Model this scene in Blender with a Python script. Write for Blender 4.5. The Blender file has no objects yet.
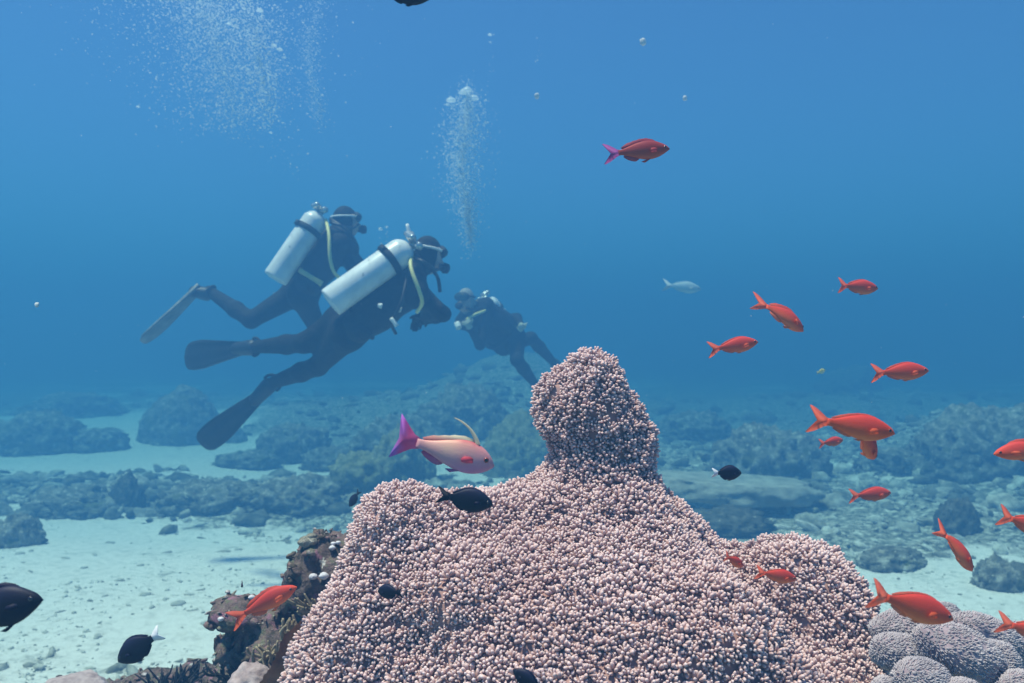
import bpy, bmesh, math, random
import numpy as np
from mathutils import Vector, Matrix

# ------------------------------------------------------------------ camera, water light, sun, exposure
scene = bpy.context.scene
C = scene.collection
FPX = 800.0                     # focal length in pixels of a 1024 px wide frame
CAMZ = 1.75                     # camera height above the sand
K = CAMZ / 1.25                 # the sea bed was laid out for a camera at 1.25 m
DZ = CAMZ - 1.25
cam_data = bpy.data.cameras.new('camera')
cam_data.sensor_width = 36.0
cam_data.lens = 36.0 * FPX / 1024.0
cam_data.clip_start = 0.02
cam_data.clip_end = 400.0
cam = bpy.data.objects.new('camera', cam_data)
C.objects.link(cam)
cam.location = (0, 0, CAMZ)
cam.rotation_euler = (math.radians(90), 0, 0)
scene.camera = cam
cam_data.dof.use_dof = True          # a small aperture: the far reef is a touch soft
cam_data.dof.focus_distance = 1.15
cam_data.dof.aperture_fstop = 9.0

SUN_EL, SUN_AZ = 73.0, -104.0    # azimuth measured from the view direction (+Y), negative = to the left
el, az = math.radians(SUN_EL), math.radians(SUN_AZ)
SUN_DIR = Vector((math.cos(el) * math.sin(az), math.cos(el) * math.cos(az), math.sin(el)))

world = bpy.data.worlds.new('World')
scene.world = world
world.use_nodes = True
wn, wl = world.node_tree.nodes, world.node_tree.links
bg = wn['Background']
sky = wn.new('ShaderNodeTexSky')
sky.sky_type = 'NISHITA'
sky.sun_disc = False
sky.sun_elevation = el
sky.sun_rotation = az
tint = wn.new('ShaderNodeMixRGB')           # the light of the sky after it came down through the sea
tint.blend_type = 'MULTIPLY'
tint.inputs[0].default_value = 1.0
tint.inputs[2].default_value = (0.40, 0.65, 0.95, 1)
wl.new(sky.outputs[0], tint.inputs[1])
wl.new(tint.outputs[0], bg.inputs[0])
bg.inputs[1].default_value = 0.08

sun_data = bpy.data.lights.new('sun', 'SUN')
sun_data.energy = 5.0
sun_data.angle = math.radians(6)
sun_data.color = (1.0, 0.79, 0.65)
sun = bpy.data.objects.new('sun', sun_data)
C.objects.link(sun)
sun.rotation_euler = SUN_DIR.to_track_quat('Z', 'Y').to_euler()
sun.location = SUN_DIR * 30

vs = scene.view_settings
vs.view_transform = 'Standard'
vs.look = 'None'
vs.exposure = 1.0
vs.gamma = 1.0
vs.use_curve_mapping = False
scene.render.engine = 'CYCLES'
cy = scene.cycles
cy.use_denoising = True
cy.max_bounces = 6
cy.diffuse_bounces = 2
cy.glossy_bounces = 2
cy.transmission_bounces = 3
cy.transparent_max_bounces = 12
cy.volume_bounces = 1
cy.sample_clamp_indirect = 6.0

# ------------------------------------------------------------------ helpers
rnd = random.Random(7)
nrng = np.random.default_rng(7)

def P(px, py, d):
    """point at depth d metres in front of the camera that lies at photo pixel px, py"""
    return Vector((d * (px - 512.0) / FPX, d, CAMZ - d * (py - 341.5) / FPX))

def npP(px, py, d):
    return np.array(P(px, py, d))

def _hash(ix, iy, iz, seed):
    with np.errstate(over='ignore'):
        h = (ix.astype(np.uint32) * np.uint32(374761393) + iy.astype(np.uint32) * np.uint32(668265263)
             + iz.astype(np.uint32) * np.uint32(2147483647 ^ 0x5bd1e995) + np.uint32(seed * 144665 + 977))
        h = (h ^ (h >> np.uint32(13))) * np.uint32(1274126177)
        h = (h ^ (h >> np.uint32(16))) * np.uint32(2246822519)
        h = h ^ (h >> np.uint32(15))
    return (h & np.uint32(0xffffff)).astype(np.float64) / float(0xffffff)

def vnoise(p, seed=0):
    """value noise in -1..1, p is (..., 3)"""
    p = np.asarray(p, float)
    i = np.floor(p).astype(np.int64)
    f = p - i
    u = f * f * f * (f * (f * 6 - 15) + 10)
    x, y, z = i[..., 0], i[..., 1], i[..., 2]
    r = 0
    for dx in (0, 1):
        wx = u[..., 0] if dx else 1 - u[..., 0]
        for dy in (0, 1):
            wy = u[..., 1] if dy else 1 - u[..., 1]
            for dz in (0, 1):
                wz = u[..., 2] if dz else 1 - u[..., 2]
                r = r + wx * wy * wz * _hash(x + dx, y + dy, z + dz, seed)
    return r * 2 - 1

def fbm(p, octaves=4, seed=0, gain=0.5):
    p = np.asarray(p, float)
    a, s, r = 1.0, 0.0, 0.0
    for o in range(octaves):
        r = r + a * vnoise(p * (2.03 ** o) + 17.3 * o, seed + o)
        s += a
        a *= gain
    return r / s

def new_mesh(name, verts, faces, mats, smooth=True, midx=None):
    me = bpy.data.meshes.new(name)
    verts = np.asarray(verts, np.float32)
    if isinstance(faces, np.ndarray):
        n, k = faces.shape
        me.vertices.add(len(verts))
        me.vertices.foreach_set('co', verts.ravel())
        me.loops.add(n * k)
        me.loops.foreach_set('vertex_index', faces.astype(np.int32).ravel())
        me.polygons.add(n)
        me.polygons.foreach_set('loop_start', np.arange(0, n * k, k, dtype=np.int32))
        me.update(calc_edges=True)
    else:
        me.from_pydata(verts.tolist(), [], faces)
        me.update()
    if not isinstance(mats, (list, tuple)):
        mats = [mats]
    for m in mats:
        me.materials.append(m)
    if midx is not None:
        me.polygons.foreach_set('material_index', np.asarray(midx, np.int32))
    me.polygons.foreach_set('use_smooth', np.full(len(me.polygons), smooth))
    me.update()
    return me

def obj(name, me, parent=None, loc=None, mat4=None):
    o = bpy.data.objects.new(name, me)
    C.objects.link(o)
    if parent is not None:
        o.parent = parent
    if loc is not None:
        o.location = loc
    if mat4 is not None:
        o.matrix_local = mat4
    return o

def tag(o, label, cat, group=None):
    o['label'] = label
    o['category'] = cat
    if group:
        o['group'] = group
    return o

def thing(name, label, cat, loc=(0, 0, 0), group=None):
    o = bpy.data.objects.new(name, None)
    o.empty_display_size = 0.05
    C.objects.link(o)
    o.location = loc
    return tag(o, label, cat, group)

def attr_float(me, name, values):
    a = me.attributes.new(name, 'FLOAT', 'POINT')
    a.data.foreach_set('value', np.asarray(values, np.float32))

class SDF:
    """smooth union of simple shapes on a grid, meshed with surface nets"""
    def __init__(s, lo, hi, vox):
        s.lo = np.array(lo, float); s.vox = vox
        s.n = np.ceil((np.array(hi) - s.lo) / vox).astype(int) + 1
        s.f = np.full(s.n, 1.0, np.float32)
    def _box(s, lo, hi):
        a = np.clip(np.floor((np.array(lo) - s.lo) / s.vox).astype(int), 0, s.n)
        b = np.clip(np.ceil((np.array(hi) - s.lo) / s.vox).astype(int) + 1, 0, s.n)
        return a, b
    def _pts(s, a, b):
        ax = [s.lo[i] + s.vox * np.arange(a[i], b[i]) for i in range(3)]
        return np.stack(np.meshgrid(*ax, indexing='ij'), -1)
    def _apply(s, a, b, d, k, sub=False):
        sl = tuple(slice(a[i], b[i]) for i in range(3))
        f = s.f[sl]
        if sub:
            h = np.maximum(k - np.abs(f + d), 0) / k
            s.f[sl] = np.maximum(f, -d) + h * h * k * 0.25
        else:
            h = np.maximum(k - np.abs(f - d), 0) / k
            s.f[sl] = np.minimum(f, d) - h * h * k * 0.25
    def cone(s, p0, p1, r0, r1=None, k=0.03):
        r1 = r0 if r1 is None else r1
        p0, p1 = np.array(p0, float), np.array(p1, float)
        m = max(r0, r1) + k + 3 * s.vox
        a, b = s._box(np.minimum(p0, p1) - m, np.maximum(p0, p1) + m)
        if (b <= a).any(): return
        q = s._pts(a, b)
        v = p1 - p0
        t = np.clip(((q - p0) @ v) / max(v @ v, 1e-9), 0, 1)
        d = np.linalg.norm(q - (p0 + t[..., None] * v), axis=-1) - (r0 + (r1 - r0) * t)
        s._apply(a, b, d.astype(np.float32), k)
    def ell(s, c, r, k=0.03, rot=None, sub=False):
        c, r = np.array(c, float), np.array(r, float)
        m = r.max() + k + 3 * s.vox
        a, b = s._box(c - m, c + m)
        if (b <= a).any(): return
        q = s._pts(a, b) - c
        if rot is not None:
            q = q @ np.array(rot)
        k0 = np.linalg.norm(q / r, axis=-1)
        k1 = np.linalg.norm(q / r ** 2, axis=-1)
        d = k0 * (k0 - 1) / np.maximum(k1, 1e-6)
        s._apply(a, b, d.astype(np.float32), k, sub)
    def noise(s, scale, amp, octaves=4, seed=0, ridged=False, dz=0.0):
        q = s._pts(np.zeros(3, int), s.n) - np.array((0, 0, dz))
        near = np.abs(s.f) < amp * 2.5 + 3 * s.vox
        w = fbm(q[near] * scale, octaves, seed)
        if ridged:
            w = 1 - 2.2 * np.abs(w)
        s.f[near] += (w * amp).astype(np.float32)
    def mesh(s):
        f = s.f
        sg = f < 0
        nx, ny, nz = f.shape
        cnt = np.zeros((nx - 1, ny - 1, nz - 1), np.int8)
        for dx in (0, 1):
            for dy in (0, 1):
                for dz in (0, 1):
                    cnt += sg[dx:nx - 1 + dx, dy:ny - 1 + dy, dz:nz - 1 + dz]
        act = (cnt > 0) & (cnt < 8)
        ci = np.argwhere(act)
        idx = np.full(act.shape, -1, np.int64)
        idx[act] = np.arange(len(ci))
        acc = np.zeros((len(ci), 3)); n = np.zeros(len(ci))
        cor = [(x, y, z) for x in (0, 1) for y in (0, 1) for z in (0, 1)]
        for a in cor:
            for b in cor:
                if a < b and sum(abs(a[i] - b[i]) for i in range(3)) == 1:
                    fa = f[ci[:, 0] + a[0], ci[:, 1] + a[1], ci[:, 2] + a[2]]
                    fb = f[ci[:, 0] + b[0], ci[:, 1] + b[1], ci[:, 2] + b[2]]
                    m = (fa < 0) != (fb < 0)
                    t = np.where(m, fa / np.where(m, fa - fb, 1), 0)
                    pt = np.array(a) + t[:, None] * (np.array(b) - np.array(a))
                    acc += pt * m[:, None]; n += m
        v = s.lo + (ci + acc / np.maximum(n, 1)[:, None]) * s.vox
        faces = []
        for ax in range(3):
            u, w = (ax + 1) % 3, (ax + 2) % 3
            sl0 = [slice(None)] * 3; sl1 = [slice(None)] * 3
            sl0[ax] = slice(0, -1); sl1[ax] = slice(1, None)
            s0, s1 = sg[tuple(sl0)], sg[tuple(sl1)]
            e = np.argwhere(s0 != s1)
            e = e[(e[:, u] > 0) & (e[:, w] > 0) & (e[:, u] < f.shape[u] - 1) & (e[:, w] < f.shape[w] - 1)]
            inside = s0[e[:, 0], e[:, 1], e[:, 2]]
            def ix(du, dw):
                q = e.copy(); q[:, u] -= du; q[:, w] -= dw
                return idx[q[:, 0], q[:, 1], q[:, 2]]
            a, b, c_, d_ = ix(1, 1), ix(0, 1), ix(0, 0), ix(1, 0)
            fa = np.stack([a, b, c_, d_], 1)
            fa[~inside] = fa[~inside][:, ::-1]
            faces.append(fa)
        return v, np.concatenate(faces)

def vnormals(v, f):
    v = np.asarray(v, float)
    a = v[f[:, 2]] - v[f[:, 0]]; b = v[f[:, 3 if f.shape[1] == 4 else 1]] - v[f[:, 1 if f.shape[1] == 4 else 0]]
    fn = np.cross(a, b) if f.shape[1] == 4 else np.cross(v[f[:, 1]] - v[f[:, 0]], v[f[:, 2]] - v[f[:, 0]])
    n = np.zeros_like(v)
    for k in range(f.shape[1]):
        np.add.at(n, f[:, k], fn)
    return n / np.maximum(np.linalg.norm(n, axis=1), 1e-12)[:, None]

def tube(pts, r, seg=8, cap=True, sub=4):
    """swept tube through pts (Catmull-Rom); r is a number or a list"""
    pts = [np.array(p, float) for p in pts]
    rs = [r] * len(pts) if not hasattr(r, '__len__') else list(r)
    out, rr = [], []
    n = len(pts)
    for i in range(n - 1):
        p0, p1, p2, p3 = pts[max(i - 1, 0)], pts[i], pts[i + 1], pts[min(i + 2, n - 1)]
        for k in range(sub):
            t = k / sub
            out.append(0.5 * (2 * p1 + (p2 - p0) * t + (2 * p0 - 5 * p1 + 4 * p2 - p3) * t * t + (3 * p1 - p0 - 3 * p2 + p3) * t ** 3))
            rr.append(rs[i] * (1 - t) + rs[i + 1] * t)
    out.append(pts[-1]); rr.append(rs[-1])
    V, F = [], []
    up = np.array([0.13, 0.27, 0.95])
    for i, p in enumerate(out):
        tan = out[min(i + 1, len(out) - 1)] - out[max(i - 1, 0)]
        tan = tan / max(np.linalg.norm(tan), 1e-9)
        sx = np.cross(tan, up); sx /= max(np.linalg.norm(sx), 1e-9)
        sy = np.cross(sx, tan); up = sy
        for j in range(seg):
            a = 2 * math.pi * j / seg
            V.append(p + rr[i] * (math.cos(a) * sx + math.sin(a) * sy))
    for i in range(len(out) - 1):
        for j in range(seg):
            j2 = (j + 1) % seg
            F.append((i * seg + j, i * seg + j2, (i + 1) * seg + j2, (i + 1) * seg + j))
    if cap:
        F.append(tuple(range(seg))[::-1])
        F.append(tuple(range((len(out) - 1) * seg, len(out) * seg)))
    return V, F

def lathe(profile, seg=20):
    """profile: list of (r, z); axis Z"""
    V, F = [], []
    for r, z in profile:
        for j in range(seg):
            a = 2 * math.pi * j / seg
            V.append((r * math.cos(a), r * math.sin(a), z))
    for i in range(len(profile) - 1):
        for j in range(seg):
            j2 = (j + 1) % seg
            F.append((i * seg + j, i * seg + j2, (i + 1) * seg + j2, (i + 1) * seg + j))
    F.append(tuple(range(seg))[::-1])
    F.append(tuple(range((len(profile) - 1) * seg, len(profile) * seg)))
    return V, F

def join(parts):
    V, F = [], []
    for v, f in parts:
        o = len(V)
        V += [tuple(p) for p in v]
        F += [tuple(i + o for i in q) for q in f]
    return V, F

def icos(sub):
    bm = bmesh.new()
    bmesh.ops.create_icosphere(bm, subdivisions=sub, radius=1.0)
    v = np.array([p.co[:] for p in bm.verts]); f = np.array([[p.index for p in q.verts] for q in bm.faces])
    bm.free()
    return v, f

# ------------------------------------------------------------------ materials
def mat(name, base, rough=0.8, spec=0.3, ramp=None, scale=8.0, detail=5.0, bump=0.0, bscale=None, coord='Object', island=0.0,
        spots=None, metallic=0.0, transp=0.0, subsurf=0.0):
    """principled surface; ramp = [(pos, colour), ...] driven by noise of the given scale;
    spots = (colour, scale, threshold) adds blotches of another colour"""
    m = bpy.data.materials.new(name)
    m.use_nodes = True
    N, L = m.node_tree.nodes, m.node_tree.links
    b = N['Principled BSDF']
    b.inputs['Roughness'].default_value = rough
    b.inputs['Specular IOR Level'].default_value = spec
    b.inputs['Metallic'].default_value = metallic
    b.inputs['Base Color'].default_value = (*base, 1)
    tc = N.new('ShaderNodeTexCoord')
    if ramp:
        nz = N.new('ShaderNodeTexNoise'); nz.inputs['Scale'].default_value = scale
        nz.inputs['Detail'].default_value = detail; nz.inputs['Roughness'].default_value = 0.62
        L.new(tc.outputs[coord], nz.inputs['Vector'])
        cr = N.new('ShaderNodeValToRGB')
        while len(cr.color_ramp.elements) < len(ramp):
            cr.color_ramp.elements.new(0.5)
        for e, (p, c) in zip(cr.color_ramp.elements, ramp):
            e.position = p; e.color = (*c, 1)
        if island:
            ge = N.new('ShaderNodeNewGeometry'); ma = N.new('ShaderNodeMath'); ma.operation = 'MULTIPLY_ADD'
            ma.inputs[1].default_value = island; ma.inputs[2].default_value = -island * .5
            L.new(ge.outputs['Random Per Island'], ma.inputs[0])
            mb = N.new('ShaderNodeMath'); mb.operation = 'ADD'; L.new(ma.outputs[0], mb.inputs[0]); L.new(nz.outputs['Fac'], mb.inputs[1])
            L.new(mb.outputs[0], cr.inputs['Fac'])
        else:
            L.new(nz.outputs['Fac'], cr.inputs['Fac'])
        out = cr.outputs['Color']
        for sp in (spots or []):
            n2 = N.new('ShaderNodeTexNoise'); n2.inputs['Scale'].default_value = sp[1]; n2.inputs['Detail'].default_value = 3
            L.new(tc.outputs[coord], n2.inputs['Vector'])
            mr = N.new('ShaderNodeMapRange'); mr.inputs['From Min'].default_value = sp[2]; mr.inputs['From Max'].default_value = sp[2] + 0.05
            L.new(n2.outputs['Fac'], mr.inputs['Value'])
            mx = N.new('ShaderNodeMixRGB'); mx.inputs[2].default_value = (*sp[0], 1)
            L.new(mr.outputs[0], mx.inputs[0]); L.new(out, mx.inputs[1])
            out = mx.outputs[0]
        L.new(out, b.inputs['Base Color'])
    if bump:
        nb = N.new('ShaderNodeTexNoise'); nb.inputs['Scale'].default_value = bscale or scale * 3
        nb.inputs['Detail'].default_value = 6; nb.inputs['Roughness'].default_value = 0.65
        L.new(tc.outputs[coord], nb.inputs['Vector'])
        bp = N.new('ShaderNodeBump'); bp.inputs['Strength'].default_value = bump
        bp.inputs['Distance'].default_value = 1.0 / (bscale or scale * 3)
        L.new(nb.outputs['Fac'], bp.inputs['Height']); L.new(bp.outputs[0], b.inputs['Normal'])
    if subsurf:
        b.inputs['Subsurface Weight'].default_value = subsurf
        b.inputs['Subsurface Radius'].default_value = (0.004, 0.003, 0.003)
        b.inputs['Subsurface Scale'].default_value = 1.0
    if transp:
        tr = N.new('ShaderNodeBsdfTransparent'); ms = N.new('ShaderNodeMixShader')
        ms.inputs[0].default_value = transp
        L.new(b.outputs[0], ms.inputs[1]); L.new(tr.outputs[0], ms.inputs[2])
        L.new(ms.outputs[0], N['Material Output'].inputs['Surface'])
    return m

M = {}
M['rock'] = mat('reef_rock', (.1, .1, .08), .95, .15, [(.28, (.06, .06, .05)), (.44, (.15, .145, .12)), (.56, (.29, .275, .225)), (.68, (.58, .55, .48))],
                scale=11, detail=8, bump=.8, bscale=34, spots=[((.55, .53, .47), 16, .64), ((.17, .17, .08), 4.2, .62)])
M['rock_dark'] = mat('dark_reef_rock', (.1, .1, .08), .95, .15, [(.3, (.035, .035, .03)), (.5, (.10, .095, .075)), (.72, (.26, .24, .20))],
                     scale=12, detail=8, bump=.8, bscale=36, spots=[((.42, .40, .36), 18, .66)])
M['rock_green'] = mat('algae_reef_rock', (.1, .1, .08), .95, .15, [(.3, (.10, .105, .05)), (.5, (.25, .25, .14)), (.70, (.48, .45, .30))],
                      scale=12, detail=8, bump=.8, bscale=36, spots=[((.45, .43, .33), 16, .64)])
M['ledge'] = mat('sandy_ledge_rock', (.4, .4, .35), .95, .1, [(.3, (.22, .21, .18)), (.5, (.38, .36, .31)), (.7, (.55, .53, .47))], scale=7, detail=8, bump=.6, bscale=40)
M['gravel'] = mat('shell_gravel', (.5, .5, .45), .95, .1, [(.25, (.26, .25, .21)), (.5, (.50, .48, .42)), (.75, (.76, .74, .68))], scale=20, bump=.3, bscale=90, island=.5)
M['rubble'] = mat('coral_rubble', (.3, .3, .25), .95, .15, [(.25, (.16, .155, .125)), (.48, (.38, .36, .30)), (.70, (.68, .65, .58))],
                  scale=14.0, bump=.6, bscale=70, coord='Object', island=.32)
M['rubble_dark'] = mat('weedy_rubble', (.2, .2, .15), .95, .15, [(.25, (.08, .08, .065)), (.45, (.19, .185, .15)), (.60, (.34, .32, .27)), (.76, (.62, .59, .52))],
                  scale=9.0, bump=.6, bscale=50, coord='Object', island=.36)
# ------------------------------------------------------------------ sea bed
def gauss(x, y, cx, cy_, sx, sy):
    return np.exp(-(((x - cx) / sx) ** 2 + ((y - cy_) / sy) ** 2))

def rubble_mask(x, y):
    """1 = bare coral rubble and algae, 0 = clean sand"""
    x = np.asarray(x, float) / K; y = np.asarray(y, float) / K
    p = np.stack([x * 0.55, y * 0.75, np.zeros_like(x)], -1)
    n = fbm(p, 5, 31, .6)
    s = (-0.34 + 1.05 * gauss(x, y, -2.2, 4.1, 2.0, 1.4) + 0.46 * gauss(x, y, -4.2, 8.8, 3.6, 1.3)
         + 0.5 * gauss(x, y, -6.5, 12.0, 4.0, 1.6) + 0.85 * gauss(x, y, 1.95, 3.75, 1.3, .36) + 0.55 * gauss(x, y, 0.75, 5.0, .5, 1.1)
         - 0.75 * gauss(x, y, -2.0, 6.6, 2.0, .45) - 0.4 * gauss(x, y, -4.3, 7.2, 1.2, .4))
    s = s - 1.2 * gauss(x, y, .1, 14.0, 2.6, 3) - 1.0 * gauss(x, y, 6.6, 15.0, 3, 3) - .8 * gauss(x, y, -2.2, 12.5, 2.6, 2)
    v = n * 0.95 - s
    return np.clip((v + 0.02) / 0.42, 0, 1)

def height(x, y):
    m = rubble_mask(x, y)
    far = np.clip((np.hypot(x, y) - 26) / 20, 0, 1)
    x = np.asarray(x, float) / K; y = np.asarray(y, float) / K
    p = np.stack([x * 0.32, y * 0.32, np.zeros_like(x)], -1)
    h = 0.16 * fbm(p, 3, 5)
    q = np.stack([x * 2.2, y * 2.2, np.zeros_like(x)], -1)
    h = h + m * (0.07 * fbm(q, 4, 9) + 0.035) + (1 - m) * 0.012 * fbm(q * 1.3, 2, 12)
    h = h + 1.0 * gauss(x, y, .2, 14.5, 1.6, 2.6) + 0.22 * gauss(x, y, -2.2, 12.5, 2.8, 2.0)
    h = h + 0.22 * gauss(x, y, 6.6, 15.0, 2.8, 2.2) + .45 * gauss(x, y, 5.6, 8.8, 1.5, 1.3) + 0.12 * gauss(x, y, -9, 17, 4, 2.5)
    h = h - 0.10 * gauss(x, y, 1.0, 6.2, 1.3, .55)
    return h * (1 - far) * K

EXT = 60.0
ng = 330
u = np.linspace(-1, 1, ng)
warp = np.sign(u) * np.abs(u) ** 2.2 * EXT
gx, gy = np.meshgrid(warp, warp + 0.0, indexing='ij')
gy = np.where(gy > -EXT + 1e-6, gy + 7.0 * (1 - (gy / EXT) ** 2), gy)      # finest near the rubble in view
gz = height(gx, gy)
gv = np.stack([gx, gy, gz], -1).reshape(-1, 3)
ii = np.arange(ng * ng).reshape(ng, ng)
gf = np.stack([ii[:-1, :-1], ii[1:, :-1], ii[1:, 1:], ii[:-1, 1:]], -1).reshape(-1, 4)

msand = bpy.data.materials.new('sand_and_rubble')
msand.use_nodes = True
N, L = msand.node_tree.nodes, msand.node_tree.links
b = N['Principled BSDF']; b.inputs['Roughness'].default_value = .95; b.inputs['Specular IOR Level'].default_value = .1
tc = N.new('ShaderNodeTexCoord')
at = N.new('ShaderNodeAttribute'); at.attribute_name = 'rubble'
n1 = N.new('ShaderNodeTexNoise'); n1.inputs['Scale'].default_value = 16; n1.inputs['Detail'].default_value = 7; n1.inputs['Roughness'].default_value = .7
n2 = N.new('ShaderNodeTexNoise'); n2.inputs['Scale'].default_value = 2.2; n2.inputs['Detail'].default_value = 6; n2.inputs['Roughness'].default_value = .68
for n_ in (n1, n2): L.new(tc.outputs['Object'], n_.inputs['Vector'])
sandr = N.new('ShaderNodeValToRGB')
for e, (p_, c_) in zip(sandr.color_ramp.elements, [(.30, (.54, .50, .45)), (.52, (.82, .765, .71)), ]):
    e.position = p_; e.color = (*c_, 1)
L.new(n1.outputs['Fac'], sandr.inputs['Fac'])
rubr = N.new('ShaderNodeValToRGB'); rubr.color_ramp.elements.new(.5); rubr.color_ramp.elements.new(.6)
for e, (p_, c_) in zip(rubr.color_ramp.elements, [(.32, (.05, .05, .04)), (.46, (.16, .155, .12)), (.55, (.42, .40, .33)), (.64, (.78, .76, .68))]):
    e.position = p_; e.color = (*c_, 1)
L.new(n1.outputs['Fac'], rubr.inputs['Fac'])
ad = N.new('ShaderNodeMath'); ad.operation = 'MULTIPLY_ADD'; ad.inputs[1].default_value = 2.6; ad.inputs[2].default_value = -1.45
L.new(n2.outputs['Fac'], ad.inputs[0])
ad2 = N.new('ShaderNodeMath'); ad2.operation = 'ADD'; L.new(ad.outputs[0], ad2.inputs[0]); L.new(at.outputs['Fac'], ad2.inputs[1])
mrr = N.new('ShaderNodeMapRange'); mrr.inputs['From Min'].default_value = .12; mrr.inputs['From Max'].default_value = .5
L.new(ad2.outputs[0], mrr.inputs['Value'])
mx = N.new('ShaderNodeMixRGB'); L.new(mrr.outputs[0], mx.inputs[0]); L.new(sandr.outputs[0], mx.inputs[1]); L.new(rubr.outputs[0], mx.inputs[2])
L.new(mx.outputs[0], b.inputs['Base Color'])
nb = N.new('ShaderNodeTexNoise'); nb.inputs['Scale'].default_value = 38; nb.inputs['Detail'].default_value = 8; nb.inputs['Roughness'].default_value = .7
L.new(tc.outputs['Object'], nb.inputs['Vector'])
bp = N.new('ShaderNodeBump'); bp.inputs['Strength'].default_value = .55; bp.inputs['Distance'].default_value = .02
L.new(nb.outputs['Fac'], bp.inputs['Height']); L.new(bp.outputs[0], b.inputs['Normal'])
gm = new_mesh('sea_bed', gv, gf, msand)
attr_float(gm, 'rubble', rubble_mask(gv[:, 0], gv[:, 1]))
ground = obj('sea_bed', gm)
ground['kind'] = 'structure'

# ------------------------------------------------------------------ the water as one body of blue haze
D = 0.268
def water_material():
    m = bpy.data.materials.new('sea_water')
    m.use_nodes = True
    N, L = m.node_tree.nodes, m.node_tree.links
    for n in list(N):
        if n.type != 'OUTPUT_MATERIAL':
            N.remove(n)
    pv = N.new('ShaderNodeVolumePrincipled')
    pv.inputs['Color'].default_value = (0.036, 0.122, 0.268, 1)
    pv.inputs['Absorption Color'].default_value = (0.13, 0.41, 0.50, 1)
    pv.inputs['Density'].default_value = D
    pv.inputs['Anisotropy'].default_value = 0.2
    L.new(pv.outputs[0], N['Material Output'].inputs['Volume'])
    return m
hv = [(x, y, z) for x in (-61, 61) for y in (-61, 68) for z in (-1.4, 4.25)]
hf = [(0, 1, 3, 2), (4, 6, 7, 5), (0, 4, 5, 1), (2, 3, 7, 6), (0, 2, 6, 4), (1, 5, 7, 3)]
haze = obj('haze', new_mesh('haze', hv, hf, water_material(), smooth=False))
haze['kind'] = 'stuff'
haze['label'] = 'clear blue sea water filling the whole scene'

# ------------------------------------------------------------------ boulders and coral heads on the sea bed
ICO5, ICO4, ICO3, ICO2, ICO1 = icos(5), icos(5), icos(3), icos(2), icos(1)
def rock_mesh(seed, r, rough=0.35, ico=None, material=None, flat=0.0):
    v, f = ico or ICO5
    o = seed * 13.7
    n1 = fbm(v * 1.3 + o, 4, seed)
    n2 = 1 - 2 * np.abs(fbm(v * 3.2 + o, 4, seed + 3))
    n3 = fbm(v * 9 + o, 3, seed + 5)
    n4 = fbm(v * 22 + o, 2, seed + 8)
    s = 1 + rough * n1 + rough * 0.38 * n2 + rough * 0.46 * n3 + rough * .30 * n4
    w = v * s[:, None]
    w[:, 2] = np.where(w[:, 2] < 0, w[:, 2] * 0.6, w[:, 2])
    if flat:
        w[:, 2] = np.minimum(w[:, 2], 1 - flat + 0.12 * n2)
    return new_mesh('reef_rock', w * np.array(r), f, material or M['rock'])

def ground_d(py, z=0.0):
    return (CAMZ - z) * FPX / (py - 341.5)

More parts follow.
